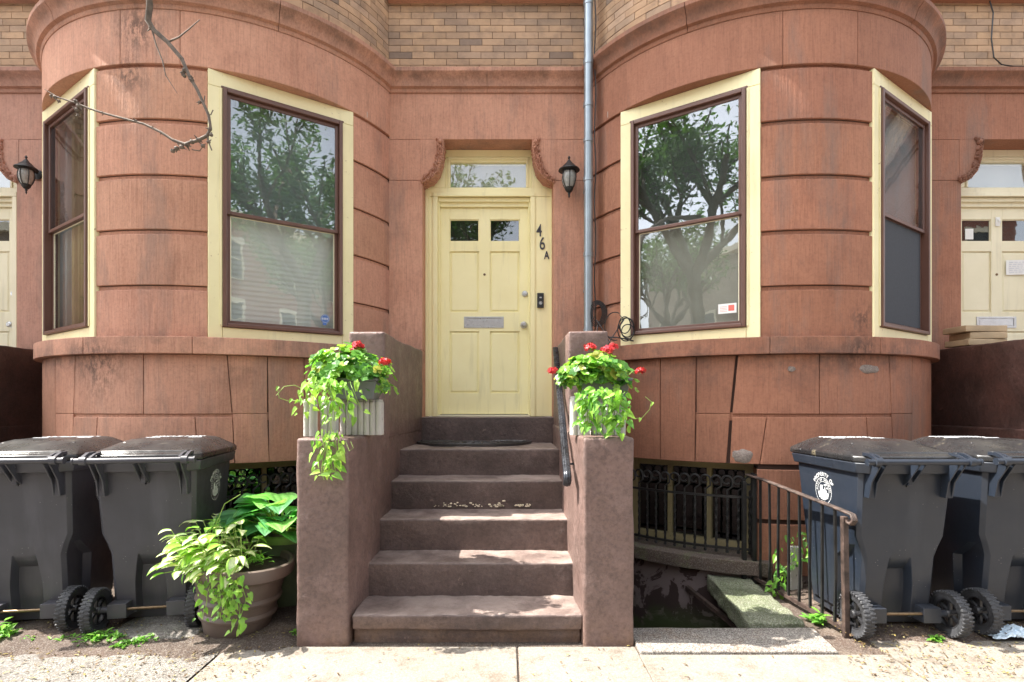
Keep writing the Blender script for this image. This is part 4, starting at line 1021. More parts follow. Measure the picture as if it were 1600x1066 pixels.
# ------------------------------------------------------------------ wheeled bins
def bin_(label, loc, rz, mbody, group, side):
    t = thing('wheeled_bin', label, 'wheeled bin', loc, rz, group)
    # body: cross-sections lofted upwards
    levels = []
    for z in (.085,.12,.16,.22,.28,.32,.36,.40,.44,.50,.56,.70,.85,.97):
        k = (z-.085)/.885
        w_ = .232+.036*k; wr = .205+.01*k; yr = -.235-.095*k; yf = .225+.115*k
        if z > .46: s_ = min(1,(z-.46)/.09); wr = wr+(w_-wr)*s_
        a = .085 - max(0,(z-.26))*.12; rec = .055 if z < .37 else (.055*max(0,1-(z-.37)/.05))
        yn = -.10 - .13*max(0,(z-.40)/.1) if z < .5 else yr+.06
        if z < .16: yn = -.06
        yn = max(yn, yr+.05)
        lv = [(-wr+.02,yr),(-a,yr),(-a+.012,yr+rec),(a-.012,yr+rec),(a,yr),(wr-.02,yr),(wr,yr+.02),(wr,yn),(w_,yn+.03),(w_,yf-.04),(w_-.04,yf),(-w_+.04,yf),(-w_,yf-.04),(-w_,yn+.03),(-wr,yn),(-wr,yr+.02)]
        levels.append([(x,y,z) for x,y in lv])
    q = MB(); m_ = len(levels[0]); vs = [p for l in levels for p in l]; fs = [tuple(reversed(range(m_)))]
    for i in range(len(levels)-1):
        for j in range(m_): fs.append((i*m_+j, i*m_+(j+1)%m_, (i+1)*m_+(j+1)%m_, (i+1)*m_+j))
    fs.append(tuple(range((len(levels)-1)*m_, len(levels)*m_)))
    q.add(vs, fs)
    q.box(-.215,.215,-.16,.21,.03,.10)
    q.box(-.205,-.105,-.312,-.13,.082,.165); q.box(.105,.205,-.312,-.13,.082,.165); q.tube([(-.25,-.295,.130),(-.2,-.295,.130)], .018, n=10); q.tube([(.25,-.295,.130),(.2,-.295,.130)], .018, n=10)
    body = q.build('body', mbody, t, bevel=.009, seg=3, world=False, smooth=True, angle=35)
    # rim flange
    q = MB()
    def rr(x0,x1,y0,y1,c): return [(x0+c,y0),(x1-c,y0),(x1,y0+c),(x1,y1-c),(x1-c,y1),(x0+c,y1),(x0,y1-c),(x0,y0+c)]
    lo_ = rr(-.285,.285,-.365,.362,.05); up = rr(-.297,.297,-.377,.374,.05)
    zf = lambda y: -.006
    vs = [(x,y,.925) for x,y in lo_] + [(x,y,.985) for x,y in up] + [(x*.93,y*.93,.985) for x,y in up] + [(x*.93,y*.93,.925) for x,y in lo_]
    fs = []
    for a_ in range(4):
        b_ = (a_+1)%4
        for j in range(8): fs.append((a_*8+j, a_*8+(j+1)%8, b_*8+(j+1)%8, b_*8+j))
    q.add(vs, fs); q.build('rim', mbody, t, bevel=.006, world=False, smooth=True, angle=35)
    # lid
    q = MB()
    L0 = rr(-.300,.300,-.372,.392,.055); L1 = rr(-.302,.302,-.374,.394,.06); L2 = rr(-.285,.285,-.340,.375,.06); L3 = rr(-.215,.215,-.16,.30,.06); L4 = rr(-.19,.19,-.10,.27,.05)
    vs = []
    for L_, z in ((L0,.988),(L1,1.020),(L2,1.036),(L3,1.086),(L4,1.096)): vs += [(x,y,z) for x,y in L_]
    fs = [tuple(reversed(range(8)))]
    for i in range(4):
        for j in range(8): fs.append((i*8+j, i*8+(j+1)%8, (i+1)*8+(j+1)%8, (i+1)*8+j))
    fs.append(tuple(range(32,40))); q.add(vs, fs)
    q.box(-.23,.23,-.335,-.175,1.030,1.046); q.box(-.20,.20,-.155,-.135,1.050,1.084)
    q.box(-.305,-.27,.20,.30,1.0,1.022); q.box(.27,.305,.20,.30,1.0,1.022); q.box(-.10,.10,.38,.43,1.0,1.022)
    lid = q.build('lid', M['lid'], t, bevel=.009, seg=3, world=False, smooth=True, angle=30)
    # print on the lid
    q = MB()
    for r_, (ya, hh) in enumerate(((.20,.022),(.225-.07,.016))):
        x = -.17
        while x < .14:
            l = rnd.uniform(.010,.020); q.box(x, x+l, ya, ya+hh, 1.0962, 1.0985); x += l+.006 + (.012 if rnd.random()<.2 else 0)
    q.box(-.17,-.09,.07,.09,1.0962,1.0985); q.box(.08,.16,.07,.09,1.0962,1.0985)
    q.build('lid_print', M['white_ink'], lid, world=False)
    # handle bar, hinges, gussets
    q = MB(); hy, hz = -.445, 1.0
    q.tube([(-.305,hy,hz),(.305,hy,hz)], .0165, n=14)
    for s_ in (-1,1):
        q.lathe([(.0165,-.018),(.024,-.016),(.024,.016),(.0165,.018)], 14, (s_*.255,hy,hz), 'x'); q.lathe([(0,-.004),(.02,-.004),(.02,.004),(0,.004)], 14, (s_*.305,hy,hz), 'x')
        q.tube([(s_*.26,hy,hz+.015),(s_*.26,hy+.05,hz+.035),(s_*.255,-.34,1.035)], .012, sq=True); q.tube([(s_*.225,hy,hz+.012),(s_*.225,hy+.05,hz+.03),(s_*.225,-.34,1.035)], .009, sq=True)
    q.build('handle', mbody, t, world=False, smooth=True, angle=35)
    for gx in (-.215,0,.215):
        q = MB(); q.box(gx-.0125, gx+.0125, -.352, -.30, .79 if abs(gx) > .1 else .86, .985)
        for o_ in (-.016,.016):
            pr_ = [(-.442,.995),(-.425,.995),(-.335,.91),(-.318,.80),(-.30,.80),(-.30,.955),(-.30,.985),(-.39,.985)]
            pr_ = [(-.450,.992),(-.372,.880),(-.352,.79),(-.31,.79),(-.31,.985),(-.43,.988)] if abs(gx) > .1 else [(-.450,.992),(-.355,.880),(-.31,.85),(-.31,.985),(-.43,.988)]
            n_ = len(pr_); vs = [(gx+o_-.004,y,z) for y,z in pr_]+[(gx+o_+.004,y,z) for y,z in pr_]
            q.add(vs, [tuple(range(n_)), tuple(reversed(range(n_,2*n_)))]+[(i,n_+i,n_+(i+1)%n_,(i+1)%n_) for i in range(n_)])
        q.build('handle_bracket', mbody, t, world=False, bevel=.002)
    q = MB(); q.tube([(-.24,-.295,.130),(.24,-.295,.130)], .0085, n=10); q.build('axle', M['brass'], t, world=False, smooth=True)
    for s_ in (-1,1):
        c = (s_*.268,-.295,.130)
        q = MB(); q.lathe([(.075,-.018),(.098,-.020),(.118,-.026),(.123,-.020),(.124,0),(.123,.020),(.118,.026),(.098,.020),(.075,.018)], 40, c, 'x')
        for k in range(34):
            a = 2*math.pi*k/34
            for sd in (-1,1):
                aa = a + (.09 if sd > 0 else 0)
                m2 = Matrix.Translation(c) @ Matrix.Rotation(aa, 4, 'X') @ Matrix.Translation((sd*.016,0,.121)); q.m = m2; q.box(-.014,.014,-.0055,.0055,-.008,.0055)
            q.m = None
        wh = q.build('wheel', M['rubber'], t, world=False, bevel=.0015, seg=1)
        q = MB(); q.lathe([(.072,-.016),(.080,-.02),(.084,-.016),(.084,.016),(.080,.02),(.072,.016)], 36, c, 'x'); q.lathe([(0,-.028),(.02,-.028),(.024,-.02),(.024,.02),(.02,.028),(0,.028)], 20, c, 'x')
        for k in range(6):
            a = 2*math.pi*k/6; q.m = Matrix.Translation(c) @ Matrix.Rotation(a, 4, 'X'); q.box(-.008,.008,-.009,.009,.018,.076)
        q.m = None; q.build('rim', M['black_pl'], wh, world=False, bevel=.002)
    # city seal on the side
    q = MB(); cz, cy_, rad = .775, .02, .082
    xs = side*(.2325+.036*(cz-.085)/.885+.0025); sl_ = side*.036/.885
    mt_ = Matrix(((0,sl_,side,xs),(side*1,0,0,cy_),(0,1,0,cz),(0,0,0,1)))
    q.m = mt_
    def annulus(r0, r1, z=0):
        n_ = 48; vs = []
        for i in range(n_): a = 2*math.pi*i/n_; vs += [(r0*math.cos(a),r0*math.sin(a),z),(r1*math.cos(a),r1*math.sin(a),z)]
        q.add(vs, [(2*i,2*i+1,(2*i+3)%(2*n_),(2*i+2)%(2*n_)) for i in range(n_)])
    annulus(rad-.0025, rad); annulus(rad*.70-.002, rad*.70)
    def arc_text(s, r, size, a_span, a_mid, bold=.008, flip=1):
        n_ = len(s)
        for i, ch in enumerate(s):
            if ch == ' ': continue
            a = a_mid - flip*a_span*((i/(n_-1))-.5)
            vs, fs = text_mesh(ch, size, 0, bold*size); ww = max(v.x for v in vs)+min(v.x for v in vs)
            rot = a - math.pi/2 if flip > 0 else a + math.pi/2
            q.add([(r*math.cos(a)+(v.x-ww/2)*math.cos(rot)-(v.y)*math.sin(rot), r*math.sin(a)+(v.x-ww/2)*math.sin(rot)+(v.y)*math.cos(rot), 0) for v in vs], fs)
    arc_text('PROPERTY OF', rad+.010, .033, R_(118), R_(88))
    arc_text('CITY OF HOBOKEN', rad*.76, .019, R_(170), R_(90))
    arc_text('N.J.', rad*.76+.012, .016, R_(28), R_(270), flip=-1)
    # skyline figure inside the ring
    for (xa,xb,ya,yb) in ((-.050,-.036,-.035,-.008),(-.034,-.020,-.035,.020),(-.018,-.008,-.035,.034),(-.006,.004,-.035,.008),(.012,.020,-.035,.022),(.022,.034,-.035,.004),(.036,.048,-.035,-.012),(-.045,.045,-.045,-.036)):
        q.add([(xa,ya,0),(xb,ya,0),(xb,yb,0),(xa,yb,0)], [(0,1,2,3)])
    for (x_,y_) in ((.008,.030),(.022,.032),(.034,.014)): 
        q.add([(x_,y_,0),(x_+.010,y_,0),(x_+.010,y_+.010,0),(x_,y_+.010,0)], [(0,1,2,3)])
    q.add([(-.034,.020,0),(-.020,.020,0),(-.027,.036,0)], [(0,1,2)])
    vs = []; n_ = 14
    for i in range(n_+1):
        a = math.pi*(1.12+.76*i/n_); vs.append((rad*.66*math.cos(a), rad*.66*math.sin(a), 0))
    q.add(vs, [tuple(range(n_+1))])
    q.m = None
    q.build('city_seal', M['white_ink'], body, world=False)
    return t
bin_('charcoal wheeled bin nearest the hosta pots, city seal on its side', (-2.13,3.45,0), R_(10), M['bin_dark'], 'charcoal wheeled bins', 1)
bin_('charcoal wheeled bin cut off by the left edge of the photo', (-2.815,3.40,0), R_(9), M['bin_dark'], 'charcoal wheeled bins', 1)
bin_('slate blue wheeled bin right behind the iron fence, city seal visible', (2.235,3.36,0), R_(1), M['bin_blue'], 'slate blue wheeled bins', -1)
bin_('slate blue wheeled bin cut off by the right edge of the photo', (2.985,3.40,0), R_(-1), M['bin_blue'], 'slate blue wheeled bins', -1)

# ------------------------------------------------------------------ plants
def jit(c, a=.15): k = 1+rnd.uniform(-a,a); return (c[0]*k*(1+rnd.uniform(-.1,.1)), c[1]*k, c[2]*k)
def frame_from(nrm, up):
    nrm = nrm.normalized(); y = (up - nrm*up.dot(nrm))
    y = y.normalized() if y.length > 1e-4 else nrm.orthogonal().normalized()
    x = y.cross(nrm); return x, y, nrm
def leaf_round(mb, p, nrm, up, s, col):              # scalloped geranium leaf, a shallow cup
    x, y, z = frame_from(nrm, up); n = 14; vs = [p]; fs = []
    for i in range(n):
        a = 2*math.pi*(i+.5)/n - math.pi/2; r = s*(1+.13*math.cos(a*5+.3)+ (.06 if i%2 else -.04)); 
        if i in (0,n-1): r *= .55
        vs.append(p + x*r*math.cos(a) + y*r*math.sin(a) + z*(.25*s + rnd.uniform(-.1,.1)*s))
    for i in range(n-1): fs.append((0, 1+i, 2+i))
    c2 = tuple(q_*.8 for q_ in col)
    mb.add(vs, fs, [tuple(c2), tuple(col), tuple(col)])
def leaf_heart(mb, p, nrm, up, s, col, w=.8, fold=.18):     # pointed heart, folded on its midrib, tip towards -up
    x, y, z = frame_from(nrm, up)
    out = [(0,.30),(.30,.42),(.48,.25),(.50,-.02),(.38,-.35),(.20,-.66),(0,-1.0)]
    mid = [(0,.30),(0,.22),(0,.1),(0,-.1),(0,-.38),(0,-.68),(0,-1.0)]
    vs = []; 
    def q_(a, b, h): return p + x*a*s*w + y*b*s + z*h*s
    for (a,b) in mid: vs.append(q_(0,b, -.22*max(0,-b)**1.6))
    for sgn in (1,-1):
        for (a,b) in out[1:-1]: vs.append(q_(sgn*a, b, fold*abs(a)*1.6 - .25*max(0,-b)**1.6))
    fs = []
    for k, base in ((1,7),(-1,12)):
        o_ = [0] + [base+i for i in range(5)] + [6]
        for i in range(6):
            f = (i, i+1, o_[i+1]) if i == 0 else ((i, i+1, o_[i]) if i == 5 else (i, i+1, o_[i+1], o_[i]))
            if i == 0: f = (1, o_[1], 0)
            fs.append(f if k < 0 else tuple(reversed(f)))
    mb.add(vs, fs, col)
def leaf_blade(mb, base, dirv, up, L, W, cin, cout, droop=.6, rib=0, nseg=7, band=.55, stripe=False):
    """long leaf from its base: cream or green centre, other edge colour"""
    d = dirv.normalized(); sx = d.cross(up).normalized(); pts = []; p = Vector(base); 
    ws = (0,.42,.55,1) ; m_ = 9
    rows = []
    for i in range(nseg+1):
        t = i/nseg; wd = W*math.sin(math.pi*min(1,(t*.93+.07))**.75)**.9 if i < nseg else .0008
        wd = max(wd,.0008)
        d2 = (d - up*0 + Vector((0,0,-1))*droop*t*t*1.4).normalized(); nn = sx.cross(d2).normalized()
        row = []
        for j in range(m_):
            u = -1+2*j/(m_-1); h = .22*wd*abs(u) + (rib*math.cos(u*math.pi*4)*wd if rib else 0) + .05*wd*math.sin(t*9+u*2)
            row.append(p + sx*u*wd + nn*h)
        rows.append(row); p = p + d2*L/nseg
    vs = [v for r in rows for v in r]; base_i = len(mb.v)
    for v in vs: mb.pt(v)
    def cl(j):
        if stripe and j%2: return tuple(min(1,x*1.9+.03) for x in cin)
        u = abs(-1+2*j/(m_-1)); return cin if u < band else cout
    for i in range(nseg):
        for j in range(m_-1):
            mb.f.append([base_i+i*m_+j, base_i+i*m_+j+1, base_i+(i+1)*m_+j+1, base_i+(i+1)*m_+j]); mb.mi.append(0)
            mb.c.append([cl(j), cl(j+1), cl(j+1), cl(j)])
G1 = (.22,.47,.06); G2 = (.14,.36,.055); G3 = (.34,.60,.09); GD = (.08,.24,.045)
def rv(a=1): return Vector((rnd.uniform(-a,a), rnd.uniform(-a,a), rnd.uniform(-a,a)))
def dome(mb, c, r, n, s0, s1, fn=leaf_round, cols=(G1,G2,G3,GD), lo=-.35):
    c = Vector(c)
    for _ in range(n):
        a = rnd.uniform(0,2*math.pi); e = math.asin(rnd.uniform(lo,1)); k = rnd.uniform(.62,1.0)*(1+.42*noise.noise(Vector((a*1.6,e*2.5,c.x))))
        dv = Vector((math.cos(a)*math.cos(e), math.sin(a)*math.cos(e), math.sin(e)))
        p = c + Vector((dv.x*r[0], dv.y*r[1], dv.z*r[2]))*k
        nrm = (dv + Vector((0,-.15,.55)) + rv(.55)).normalized()
        fn(mb, p, nrm, dv+Vector((0,0,-.6))*(-1)+rv(.4), rnd.uniform(s0,s1), jit(rnd.choice(cols) if rnd.random() > .06 else (.42,.44,.10), .25))
def vine(mb, st, start, steps, step, lean, s0, s1, cols=(G1,G3), every=1, spread=.02, grav=.5):
    p = Vector(start); d = Vector(lean).normalized(); pts = [p.copy()]
    for i in range(steps):
        d = (d + Vector((0,0,-grav)) + rv(.5)).normalized(); d.y *= .7; d.x *= .8; p = p + d*step; pts.append(p.copy())
        if i % every == 0:
            for sd in ((-1,1) if rnd.random() < .75 else (rnd.choice((-1,1)),)):
                q_ = p + Vector((sd*rnd.uniform(.3,1)*s1, -rnd.uniform(.1,.8)*s1, rnd.uniform(-.3,.3)*s1))
                leaf_heart(mb, q_, Vector((sd*.5+rnd.uniform(-.9,.9), -1, .55+rnd.uniform(-.7,.8))), Vector((-sd*.6,0,1))+rv(.8), rnd.uniform(s0*.6,s1*1.1), jit(rnd.choice(cols),.25))
    st.tube(pts, .0022, n=4)
def flower(parent, c, r, base, buds=False):
    if not buds: r *= 1.22
    st = MB(); base = Vector(base); c = Vector(c); mid = (base+c)/2 + Vector((0,-.01,.02))
    st.tube([base, mid, c], .0022, n=5)
    for _ in range(7):
        e = c + rv(r*.6); st.tube([c, e], .0011, n=3)
    q = MB()
    for k in range(34 if not buds else 10):
        dv = rv(1); 
        if dv.length < .2: continue
        dv.normalize(); dv.z = abs(dv.z)*.9-.25; p = c + dv*r*rnd.uniform(.55,1.0)*(1,.5)[buds]
        col = jit((.50,.006,.018) if rnd.random() < .8 else (.75,.04,.08), .25) if not buds else jit((.35,.45,.12))
        nrm = (dv+rv(.5)).normalized(); x, y, z = frame_from(nrm, Vector((0,0,1))+rv(.5)); s = r*.42*(1,.4)[buds]
        for m5 in range(5):
            a = m5*2*math.pi/5+rnd.random()*.3; ax = x*math.cos(a)+y*math.sin(a); bx = -x*math.sin(a)+y*math.cos(a)
            q.add([p, p+ax*s*.6+bx*s*.34+z*s*.1, p+ax*s+bx*s*.16, p+ax*s-bx*s*.16, p+ax*s*.6-bx*s*.34+z*s*.1], [(0,1,2,3,4)], col)
    fl = q.build('flower', M['petal'], parent)
    st.build('flower_stem', M['stem'], fl)
def pot_rect(parent, cx, cy, z0, h, w, d):
    q = MB()
    for (ww, dd, za, zb) in ((w*.88,d*.88,z0,z0+h*.86),):
        a, b = w*.40, d*.40; a2, b2 = w*.48, d*.48
        q.add([(cx-a,cy-b,za),(cx+a,cy-b,za),(cx+a,cy+b,za),(cx-a,cy+b,za),(cx-a2,cy-b2,zb),(cx+a2,cy-b2,zb),(cx+a2,cy+b2,zb),(cx-a2,cy+b2,zb)], [(3,2,1,0),(0,1,5,4),(1,2,6,5),(2,3,7,6),(3,0,4,7),(4,5,6,7)])
    q.box(cx-w*.52, cx+w*.52, cy-d*.52, cy+d*.52, z0+h*.86, z0+h)
    q.build('pot', M['pot_grey'], parent, bevel=.005)
# concrete edging blocks on the low pillars
def edging(label, loc, w, h, rz):
    q = MB(); n = max(2, round(w/.036)); th = .055
    q.m = Matrix.Translation(loc) @ Matrix.Rotation(rz, 4, 'Z')
    poly = []
    for i in range(n):
        cx_ = -w/2 + w*(i+.5)/n
        for a in range(7): t = math.pi*(a/6); poly.append((cx_ - w/n*.5*math.cos(t), -th/2-.012*math.sin(t)))
    poly += [(w/2, th/2), (-w/2, th/2)]
    q.prism(poly, 0, h-.012)
    top = [(x*.97, y*.85) for x,y in poly]; q.prism(top, h-.012, h)
    o = q.build('edging_block', M['edging'], bevel=.003, smooth=True, angle=50); return tag(o, label, 'edging block', 'scalloped concrete edging blocks')
zb = 1.127
edging('wide ribbed concrete block on the left pillar, beneath the grey pot', (-.862,3.27,zb), .25, .212, R_(-2))
edging('narrow ribbed concrete block at the outer edge of the left pillar', (-1.118,3.12,zb), .062, .212, 0)
edging('ribbed concrete block half hidden by the vine on the left pillar', (-1.025,3.17,zb), .09, .205, 0)
edging('bright ribbed concrete block on the right pillar next to the handrail', (.432,3.17,zb+.004), .11, .225, R_(0))
edging('ribbed concrete block hidden behind vine leaves on the right pillar', (.60,3.20,zb+.004), .20, .205, 0)

# left geranium
t = thing('potted_geranium', 'red geranium in a grey pot on the left pillar with trailing vine', 'potted plant', (-.93,3.25,1.34), 0, 'geraniums on the stoop pillars')
pot_rect(t, -.895, 3.25, zb+.213, .125, .30, .20)
lf = MB(); dome(lf, (-.945,3.25,1.475), (.245,.19,.17), 470, .020, .040, lo=-.05); dome(lf, (-.78,3.28,1.42), (.10,.12,.10), 50, .018,.034); dome(lf, (-1.06,3.22,1.44), (.12,.12,.09), 60, .018,.032)
lf.build('foliage', M['leaf'], t)
vf = MB(); vs_ = MB()
for k in range(7): vine(vf, vs_, (-1.07+k*.030,3.08-rnd.random()*.05,1.43), 6+rnd.randrange(6), .034, (rnd.uniform(-.1,.25),-.3,.2), .026, .044, (G1,G3,G3))
for k in range(5): vine(vf, vs_, (-1.00+k*.022,2.95,1.17), 4+rnd.randrange(5), .036, (.3,-.05,-1), .026, .048, (G1,G3,(.34,.55,.10)), spread=.01)
for k in range(4): vine(vf, vs_, (-1.07+k*.03,3.10,1.44), 3, .03, (-1,-.2,.1), .02, .035, (G3,(.34,.5,.2)))
vs_.tube([P(470,625,3.1),P(452,627,3.08),P(436,622,3.05),P(434,607,3.05)], .0018, n=4); vs_.tube([P(482,612,3.1),P(460,602,3.08),P(444,604,3.05),P(432,618,3.05)], .0018, n=4)
vs_.tube([P(540,690,2.95),P(546,705,2.93),P(552,700,2.93),P(548,690,2.94)], .0015, n=4); vs_.tube([P(515,690,2.95),P(516,715,2.93),P(520,738,2.93)], .0018, n=4)
for (px,py) in ((434,606),(470,612),(455,625)): leaf_heart(vf, P(px,py,3.05), Vector((0,-1,.4)), Vector((.5,0,1)), .022, jit(G3))
vo_ = vf.build('trailing_vine', M['leaf'], t); vs_.build('vine_stem', M['stem'], vo_)
flower(t, P(559,541,3.22), .030, P(555,572,3.22)); flower(t, P(552,549,3.20), .022, P(553,575,3.22)); flower(t, P(602,566,3.16), .030, P(585,590,3.2)); flower(t, P(487,557,3.18), .022, P(500,580,3.2), True); flower(t, P(531,545,3.2), .018, P(530,570,3.2), True)
# right geranium
t = thing('potted_geranium', 'red geranium in a grey pot on the right pillar beside the handrail', 'potted plant', (.56,3.22,1.34), 0, 'geraniums on the stoop pillars')
pot_rect(t, .575, 3.22, zb+.215, .12, .30, .20)
lf = MB(); dome(lf, (.525,3.22,1.445), (.225,.18,.158), 450, .020, .038, lo=-.05); dome(lf, (.66,3.20,1.40), (.10,.12,.10), 50, .018,.032); dome(lf, (.37,3.2,1.42), (.07,.1,.08), 26, .016,.028)
lf.build('foliage', M['leaf'], t)
vf = MB(); vs_ = MB()
for k in range(13): vine(vf, vs_, (.44+k*.019,3.08-rnd.random()*.04,1.38), 7+rnd.randrange(3), .032, (rnd.uniform(-.3,.15),-.3,.1), .026, .046, (G1,G3,G2))
vs_.tube([P(985,655,3.1),P(1003,653,3.08),P(1015,640,3.06),P(1018,628,3.05),P(1008,620,3.05)], .0018, n=4)
for (px,py) in ((1000,655),(1019,630),(926,695),(918,690)): leaf_heart(vf, P(px,py,3.0), Vector((0,-1,.4)), Vector((.3,0,1)), .02, jit(G3))
vo_ = vf.build('trailing_vine', M['leaf'], t); vs_.build('vine_stem', M['stem'], vo_)
flower(t, P(922,543,3.2), .030, P(925,572,3.22)); flower(t, P(948,548,3.18), .034, P(948,575,3.22)); flower(t, P(957,543,3.2), .026, P(950,575,3.22)); flower(t, P(863,580,3.12), .026, P(885,592,3.15)); flower(t, P(1000,580,3.12), .026, P(978,590,3.15))

# hosta in green pot
t = thing('potted_hosta', 'large ribbed hosta in a dark green pot behind the brown pot', 'potted plant', (-1.46,3.62,0), 0)
q = MB(); q.lathe([(0,.0),(.17,0),(.18,.02),(.225,.44),(.0,.44)], 32, (-1.44,3.62,0)); q.build('pot', M['pot_green'], t, smooth=True, angle=40)
q = MB(); q.lathe([(.224,.43),(.246,.435),(.250,.475),(.236,.485),(.215,.478),(.21,.44)], 36, (-1.44,3.62,0)); q.build('pot_rim', M['green_rim'], t, smooth=True, angle=40)
q = MB(); q.lathe([(0,.45),(.212,.45)], 24, (-1.44,3.62,0)); q.build('soil', M['soil_pot'], t)
lf = MB(); sm = MB()
HG = [(.07,.24,.075),(.10,.31,.08),(.06,.20,.075),(.15,.40,.08)]
C0 = Vector((-1.47,3.60,.46))
C0 = Vector((-1.45,3.56,.50))
for k in range(58):
    a = rnd.uniform(R_(150),R_(390)) if k < 46 else rnd.uniform(0,2*math.pi); el = rnd.uniform(.15,1.25); d = Vector((math.cos(a)*math.cos(el), math.sin(a)*math.cos(el), math.sin(el)))
    ln = rnd.uniform(.10,.30)*(.75+.25*d.z); b0 = C0 + Vector((d.x*.05,d.y*.05,-.03)); b1 = b0 + d*ln; sm.tube([b0, b0+d*ln*.5+Vector((0,0,.01)), b1], .004, n=5)
    d2 = Vector((d.x*1.1,d.y,d.z*.15)).normalized(); c = jit(rnd.choice(HG))
    leaf_blade(lf, b1, d2, Vector((0,0,1))+rv(.25), rnd.uniform(.17,.24), rnd.uniform(.082,.112), c, tuple(x*1.1 for x in c), rnd.uniform(.35,.8), .045, 11, .55, True)
hl = lf.build('foliage', M['hosta'] if 'hosta' in M else M['leaf'], t, smooth=True, angle=180); sm.build('leaf_stems', M['stem'], t)
# variegated hosta pot
t = thing('potted_variegated_hosta', 'cream and green hosta spilling from a tilted brown ringed pot', 'potted plant', (-1.57,3.18,.0), 0)
t.rotation_euler = (0, R_(-4.5)*-1, 0)
prof = [(0,0),(.165,0),(.176,.015),(.193,.09),(.207,.098),(.213,.114),(.207,.130),(.203,.134),(.212,.18),(.226,.188),(.232,.204),(.226,.220),(.221,.224),(.243,.32),(.262,.325),(.285,.345),(.292,.385),(.287,.41),(.272,.415),(.262,.405),(.258,.36)]
q = MB(); q.lathe(prof, 44, (0,0,0)); q.build('pot', M['terra'], t, smooth=True, world=False, angle=38)
q = MB(); q.lathe([(0,.37),(.259,.37)], 24); q.build('soil', M['soil_pot'], t, world=False)
lf = MB(); sm = MB(); CR = (.80,.82,.55); EG = (.30,.50,.10)
for k in range(250):
    a = rnd.gauss(R_(215), .7) if k < 205 else rnd.uniform(0,2*math.pi); el = rnd.uniform(-.05,1.3)
    d = Vector((math.cos(a)*math.cos(el), math.sin(a)*math.cos(el), math.sin(el))); b0 = Vector((rnd.uniform(-.22,.06), rnd.uniform(-.16,.06), .39)); ln = rnd.uniform(.06,.26)*(.8+.3*d.z); b1 = b0+d*ln
    sm.tube([b0,b1], .002, n=4); d2 = Vector((d.x,d.y,d.z*.1-.05)).normalized(); k2 = rnd.random()
    ci, co = (jit(CR,.1), jit(EG)) if k2 < .68 else (jit(G3), jit(G1))
    leaf_blade(lf, b1, d2, Vector((0,0,1))+rv(.25), rnd.uniform(.06,.11), rnd.uniform(.017,.030), ci, co, rnd.uniform(.5,1.5), 0, 7, .62)
for k in range(46):                                   # leaves hanging over the rim
    a = rnd.uniform(R_(185), R_(285)); b1 = Vector((.285*math.cos(a), .285*math.sin(a), .41+rnd.uniform(-.02,.06))); d2 = Vector((math.cos(a), math.sin(a), -.3))
    leaf_blade(lf, b1-d2*.05, d2, Vector((0,0,1))+rv(.5), rnd.uniform(.06,.13), rnd.uniform(.018,.034), jit(CR,.15) if rnd.random()<.6 else jit(G3), jit(EG), rnd.uniform(1.2,2.4), 0, 6, .6)
for k in range(34):                                   # narrow green leaves at the back right
    a = rnd.uniform(0,2*math.pi); el = rnd.uniform(.1,.9); c = Vector((.10+rnd.uniform(-.03,.06), rnd.uniform(-.12,.0), .40+rnd.random()*.05)); d = Vector((math.cos(a)*math.cos(el), math.sin(a)*math.cos(el), math.sin(el)))
    leaf_blade(lf, c, d, Vector((0,0,1))+rv(.1), rnd.uniform(.05,.08), .006, jit(G2), jit(G1), .5, 0, 5)
vfx = MB()
for k in range(9): vine(lf, sm, (-.04+k*.020,-.24,.40), 5+rnd.randrange(6), .034, (rnd.uniform(-.3,.4),-.4,0), .024, .038, (G1,G3), grav=.55)
for k in range(5): vine(lf, sm, (-.16+k*.04,-.22,.40), 2+rnd.randrange(3), .034, (rnd.uniform(-.4,.2),-.5,0), .024, .036, (G1,G3), grav=.5)
for k in range(3): 
    pts = [Vector((-.12,0,.42)), Vector((-.16,-.02,.60)), Vector((-.13,.0,.72)), Vector((-.05,.02,.78))]
sm.tube(pts, .0025, n=5)
for i, p in enumerate((pts[0],pts[1],pts[1])):
    for m5 in range(7): leaf_heart(lf, p+rv(.035), Vector((0,-1,.5))+rv(.4), Vector((0,0,1))+rv(.6), rnd.uniform(.016,.028), jit(G1))
lf.build('foliage', M['leaf'], t, world=False, smooth=True, angle=180); sm.build('leaf_stems', M['stem'], t, world=False)

# weeds
def weed(label, x, y, r, n, s, h=.05, cols=(G1,G2)):
    lf = MB(); s *= 1.25; h *= 1.25; n = int(n*1.5)
    for k in range(n):
        a = rnd.uniform(0,2*math.pi); rr_ = r*1.2*math.sqrt(rnd.random()); p = Vector((x+rr_*math.cos(a), y+rr_*math.sin(a)*.7, 0)); hh = h*rnd.uniform(.5,1.2)*(1-.4*rr_/r)
        top = p+Vector((rnd.uniform(-.01,.01),rnd.uniform(-.015,.005),hh)); 
        for m5 in range(5): a2 = rnd.uniform(0,6.3); d = Vector((math.cos(a2),math.sin(a2),rnd.uniform(-.1,.6))); leaf_blade(lf, top-Vector((0,0,.2*m5*hh)), d, Vector((0,0,1))+rv(.2), rnd.uniform(.6,1.2)*s, .2*s, jit(rnd.choice(cols)), jit(rnd.choice(cols)), .5, 0, 3)
        lf.tube([p, top], .0012, n=3, col=G2)
    tag(lf.build('weed', M['leaf']), label, 'weed', 'weeds in the soil')
